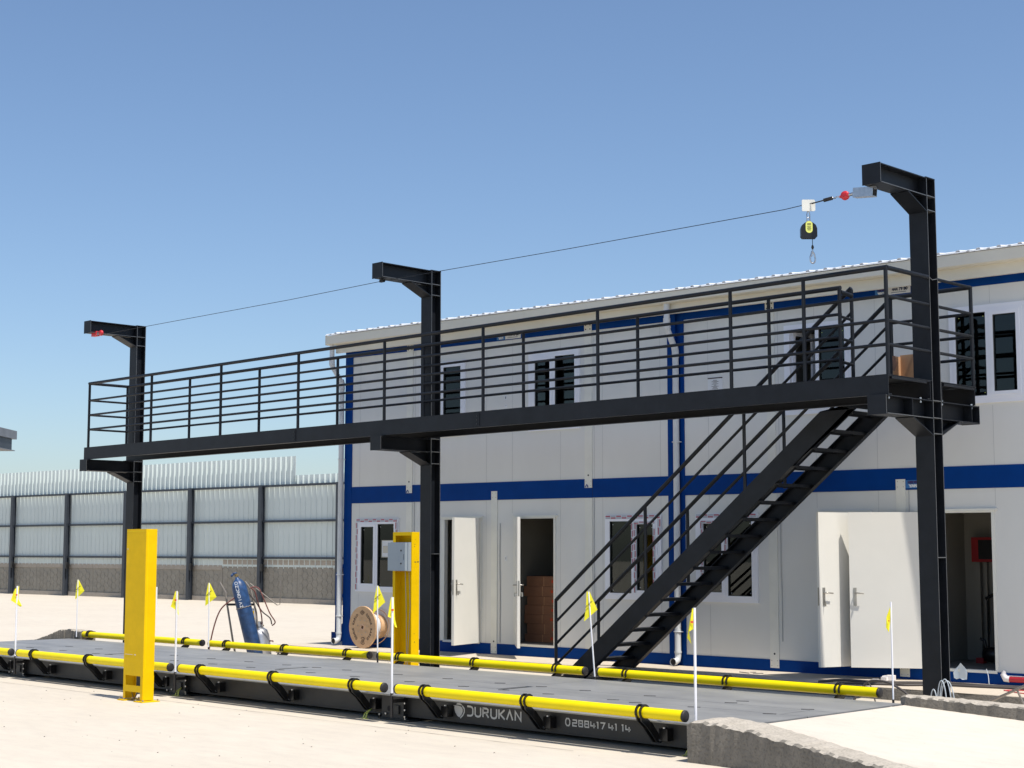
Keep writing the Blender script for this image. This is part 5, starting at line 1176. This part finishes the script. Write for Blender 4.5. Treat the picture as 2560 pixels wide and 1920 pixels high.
m.build('foam_block', 'foam', label='broken pieces of white packing foam on the pavement below the big open door', cat='foam')
t = thing('power_cables', 'two dusty black cables lying along the pavement edge behind the right column', 'cables', (-9.5, 17.5, 0.15))
m = MB(); m.path(smooth_path([(-11.15, 16.74, 0.15), (-10.95, 16.95, 0.17), (-10.55, 17.1, 0.16), (-10.2, 17.42, 0.155), (-9.8, 17.62, 0.155), (-9.4, 17.62, 0.155), (-9.0, 17.72, 0.155), (-8.2, 17.8, 0.155), (-7, 18.0, 0.155)]), 0.018, 8); m.build('cable', 'blackhose', t)
m = MB(); m.path(smooth_path([(-10.85, 16.70, 0.155), (-10.3, 17.0, 0.155), (-10.1, 17.05, 0.155), (-9.8, 17.36, 0.155), (-9.4, 17.45, 0.155), (-8.9, 17.55, 0.155), (-8.0, 17.6, 0.155), (-7, 17.7, 0.155)]), 0.016, 8); m.build('cable', 'blackhose', t)
t = thing('arched_cable', 'dark cable arching up behind the end of the rear yellow tube', 'cable', (-9.3, 14.5, 0))
m = MB(); m.path(smooth_path([(-9.25, 14.35, 0.02), (-9.15, 14.45, 0.26), (-9.04, 14.5, 0.405), (-8.85, 14.5, 0.42), (-8.65, 14.45, 0.37), (-8.45, 14.4, 0.26), (-8.22, 14.3, 0.05)]), 0.013, 8)
m.path(smooth_path([(-9.04, 14.5, 0.40), (-8.95, 14.42, 0.35), (-8.87, 14.38, 0.15), (-8.86, 14.35, 0.02)]), 0.008, 6); m.build('cable', 'blackhose', t)
t = thing('cable_loops', 'light grey cable loops sticking up at the foot of the right column', 'cable', (-8.95, 15.9, 0))
m = MB()
for (a, b, r_, h, y) in ((-9.06, 0.055, 0.0, 0.23, 15.78), (-8.985, 0.07, 0.0, 0.33, 15.80), (-8.975, 0.085, 0.0, 0.345, 15.83), (-8.98, 0.10, 0.0, 0.325, 15.86)):
    m.path([(a + b * (1 - math.cos(q)) , y + 0.02 * math.cos(q), 0.02 + h * math.sin(q)) for q in [math.pi * i / 20 for i in range(21)]], 0.0065, 6)
m.build('loop', 'greycable', t)
t = thing('red_hose_reel_pipe', 'red pipe with a torn pink plastic cap lying at the base of the building', 'pipe', (-9.1, 18.1, 0.14))
m = MB(); m.path([(-9.26, 18.04, 0.215), (-7.4, 18.16, 0.215)], 0.036, 14); m.build('pipe', 'red', t)
m = MB(); m.path([(-9.25, 18.04, 0.215), (-9.30, 18.035, 0.22), (-9.33, 18.03, 0.27), (-9.31, 18.03, 0.31)], [0.04, 0.045, 0.035, 0.018], 10); m.build('plastic_cap', 'foam', t)
m = MB(); m.path([(-9.26, 18.04, 0.252), (-7.4, 18.16, 0.252)], 0.008, 6); m.build('pale_top_line', 'foam', t)  # pale line laid along the top of the red pipe
m = MB(); m.path(smooth_path([(-9.50, 17.93, 0.33), (-9.46, 17.9, 0.25), (-9.40, 17.8, 0.16), (-9.36, 17.75, 0.148)]), 0.005, 6); m.build('loose_wire', 'greycable', label='thin pale wire hanging from the wall panel beside the red pipe', cat='wire')
m = MB(); m.path(smooth_path([(-8.95, 17.30, 0.148), (-8.8, 17.42, 0.148), (-8.5, 17.40, 0.148), (-8.35, 17.2, 0.148), (-8.6, 17.08, 0.148), (-8.95, 17.30, 0.148)]), 0.006, 6); m.build('red_string', 'redgear', label='thin red string lying in a loop on the pavement at the right edge', cat='string')
m = MB(); m.path([(-8.75, 16.35, 0.05), (-7.9, 15.75, 0.36), (-7.0, 15.2, 0.62)], 0.016, 8); m.path([(-8.05, 15.85, 0.3), (-7.98, 15.9, 0.1)], 0.012, 8); m.build('leaning_rod', 'oldpipe', label='dusty grey conduit sloping up behind the far ramp wall at the right edge', cat='conduit')
for (x, y, a, l_) in ((-12.70, 17.30, -0.25, 0.16), (-12.45, 17.33, 0.45, 0.10), (-12.57, 17.42, 0.35, 0.07)):
    pass
m = MB(); m.obox((-12.72, 17.33, 0.146), (1, -0.35, 0), (0.35, 1, 0), (0, 0, 1), 0.11, 0.006, 0.005); m.obox((-12.50, 17.34, 0.146), (0.8, 0.6, 0), (-0.6, 0.8, 0), (0, 0, 1), 0.07, 0.007, 0.005); m.obox((-12.66, 17.45, 0.146), (0.8, 0.6, 0), (-0.6, 0.8, 0), (0, 0, 1), 0.04, 0.006, 0.005)
m.build('wood_offcuts', 'oldpipe', label='few thin offcuts lying on the pavement behind the rear yellow tube', cat='offcuts')
for (x, y, z, lab) in ((-12.98, 10.95, 0.0, 'tangle of yellow-green wires at the foot of the corner box left of the company name'), (-8.62, 10.98, 0.0, 'small tangle of yellow wires at the base of the near ramp wall'), (-16.62, 10.96, 0.0, 'splayed yellow wires below the pennant pole right of the yellow post')):
    t = thing('earth_wires', lab, 'wires', (x, y, z), group='loose earth wires at the feet of the weighbridge')
    m = MB()
    for q in range(5):
        a = random.uniform(0, 6.28); r_ = random.uniform(0.03, 0.07)
        m.path(smooth_path([(x, y + 0.05, 0.10), (x + r_ * math.cos(a) * 0.6, y - 0.02 + r_ * math.sin(a) * 0.5, 0.06), (x + r_ * math.cos(a), y - 0.04 + r_ * math.sin(a) * 0.6, 0.008), (x + r_ * 1.3 * math.cos(a + 0.6), y - 0.04 + r_ * math.sin(a + 0.6), 0.008)], 5), 0.0035, 5)
    m.build('wire', 'label', t)
# scattered grit on the yard
m = MB(); 
for i in range(150):
    x = random.uniform(-22, -7); y = random.uniform(7.2, 10.6) if random.random() < 0.7 else random.uniform(14.0, 16.5)
    if x > -7.9 and y > 9.5: continue
    r_ = random.uniform(0.002, 0.006)
    m.obox((x, y, r_ * 0.4), (random.random(), random.random(), 0.1), (-0.3, 1, 0), (0, 0, 1), r_, r_ * 0.7, r_ * 0.6)
m.build('grit', 'kerb', label='small stones and grit scattered over the concrete yard', cat='grit', kind='stuff')
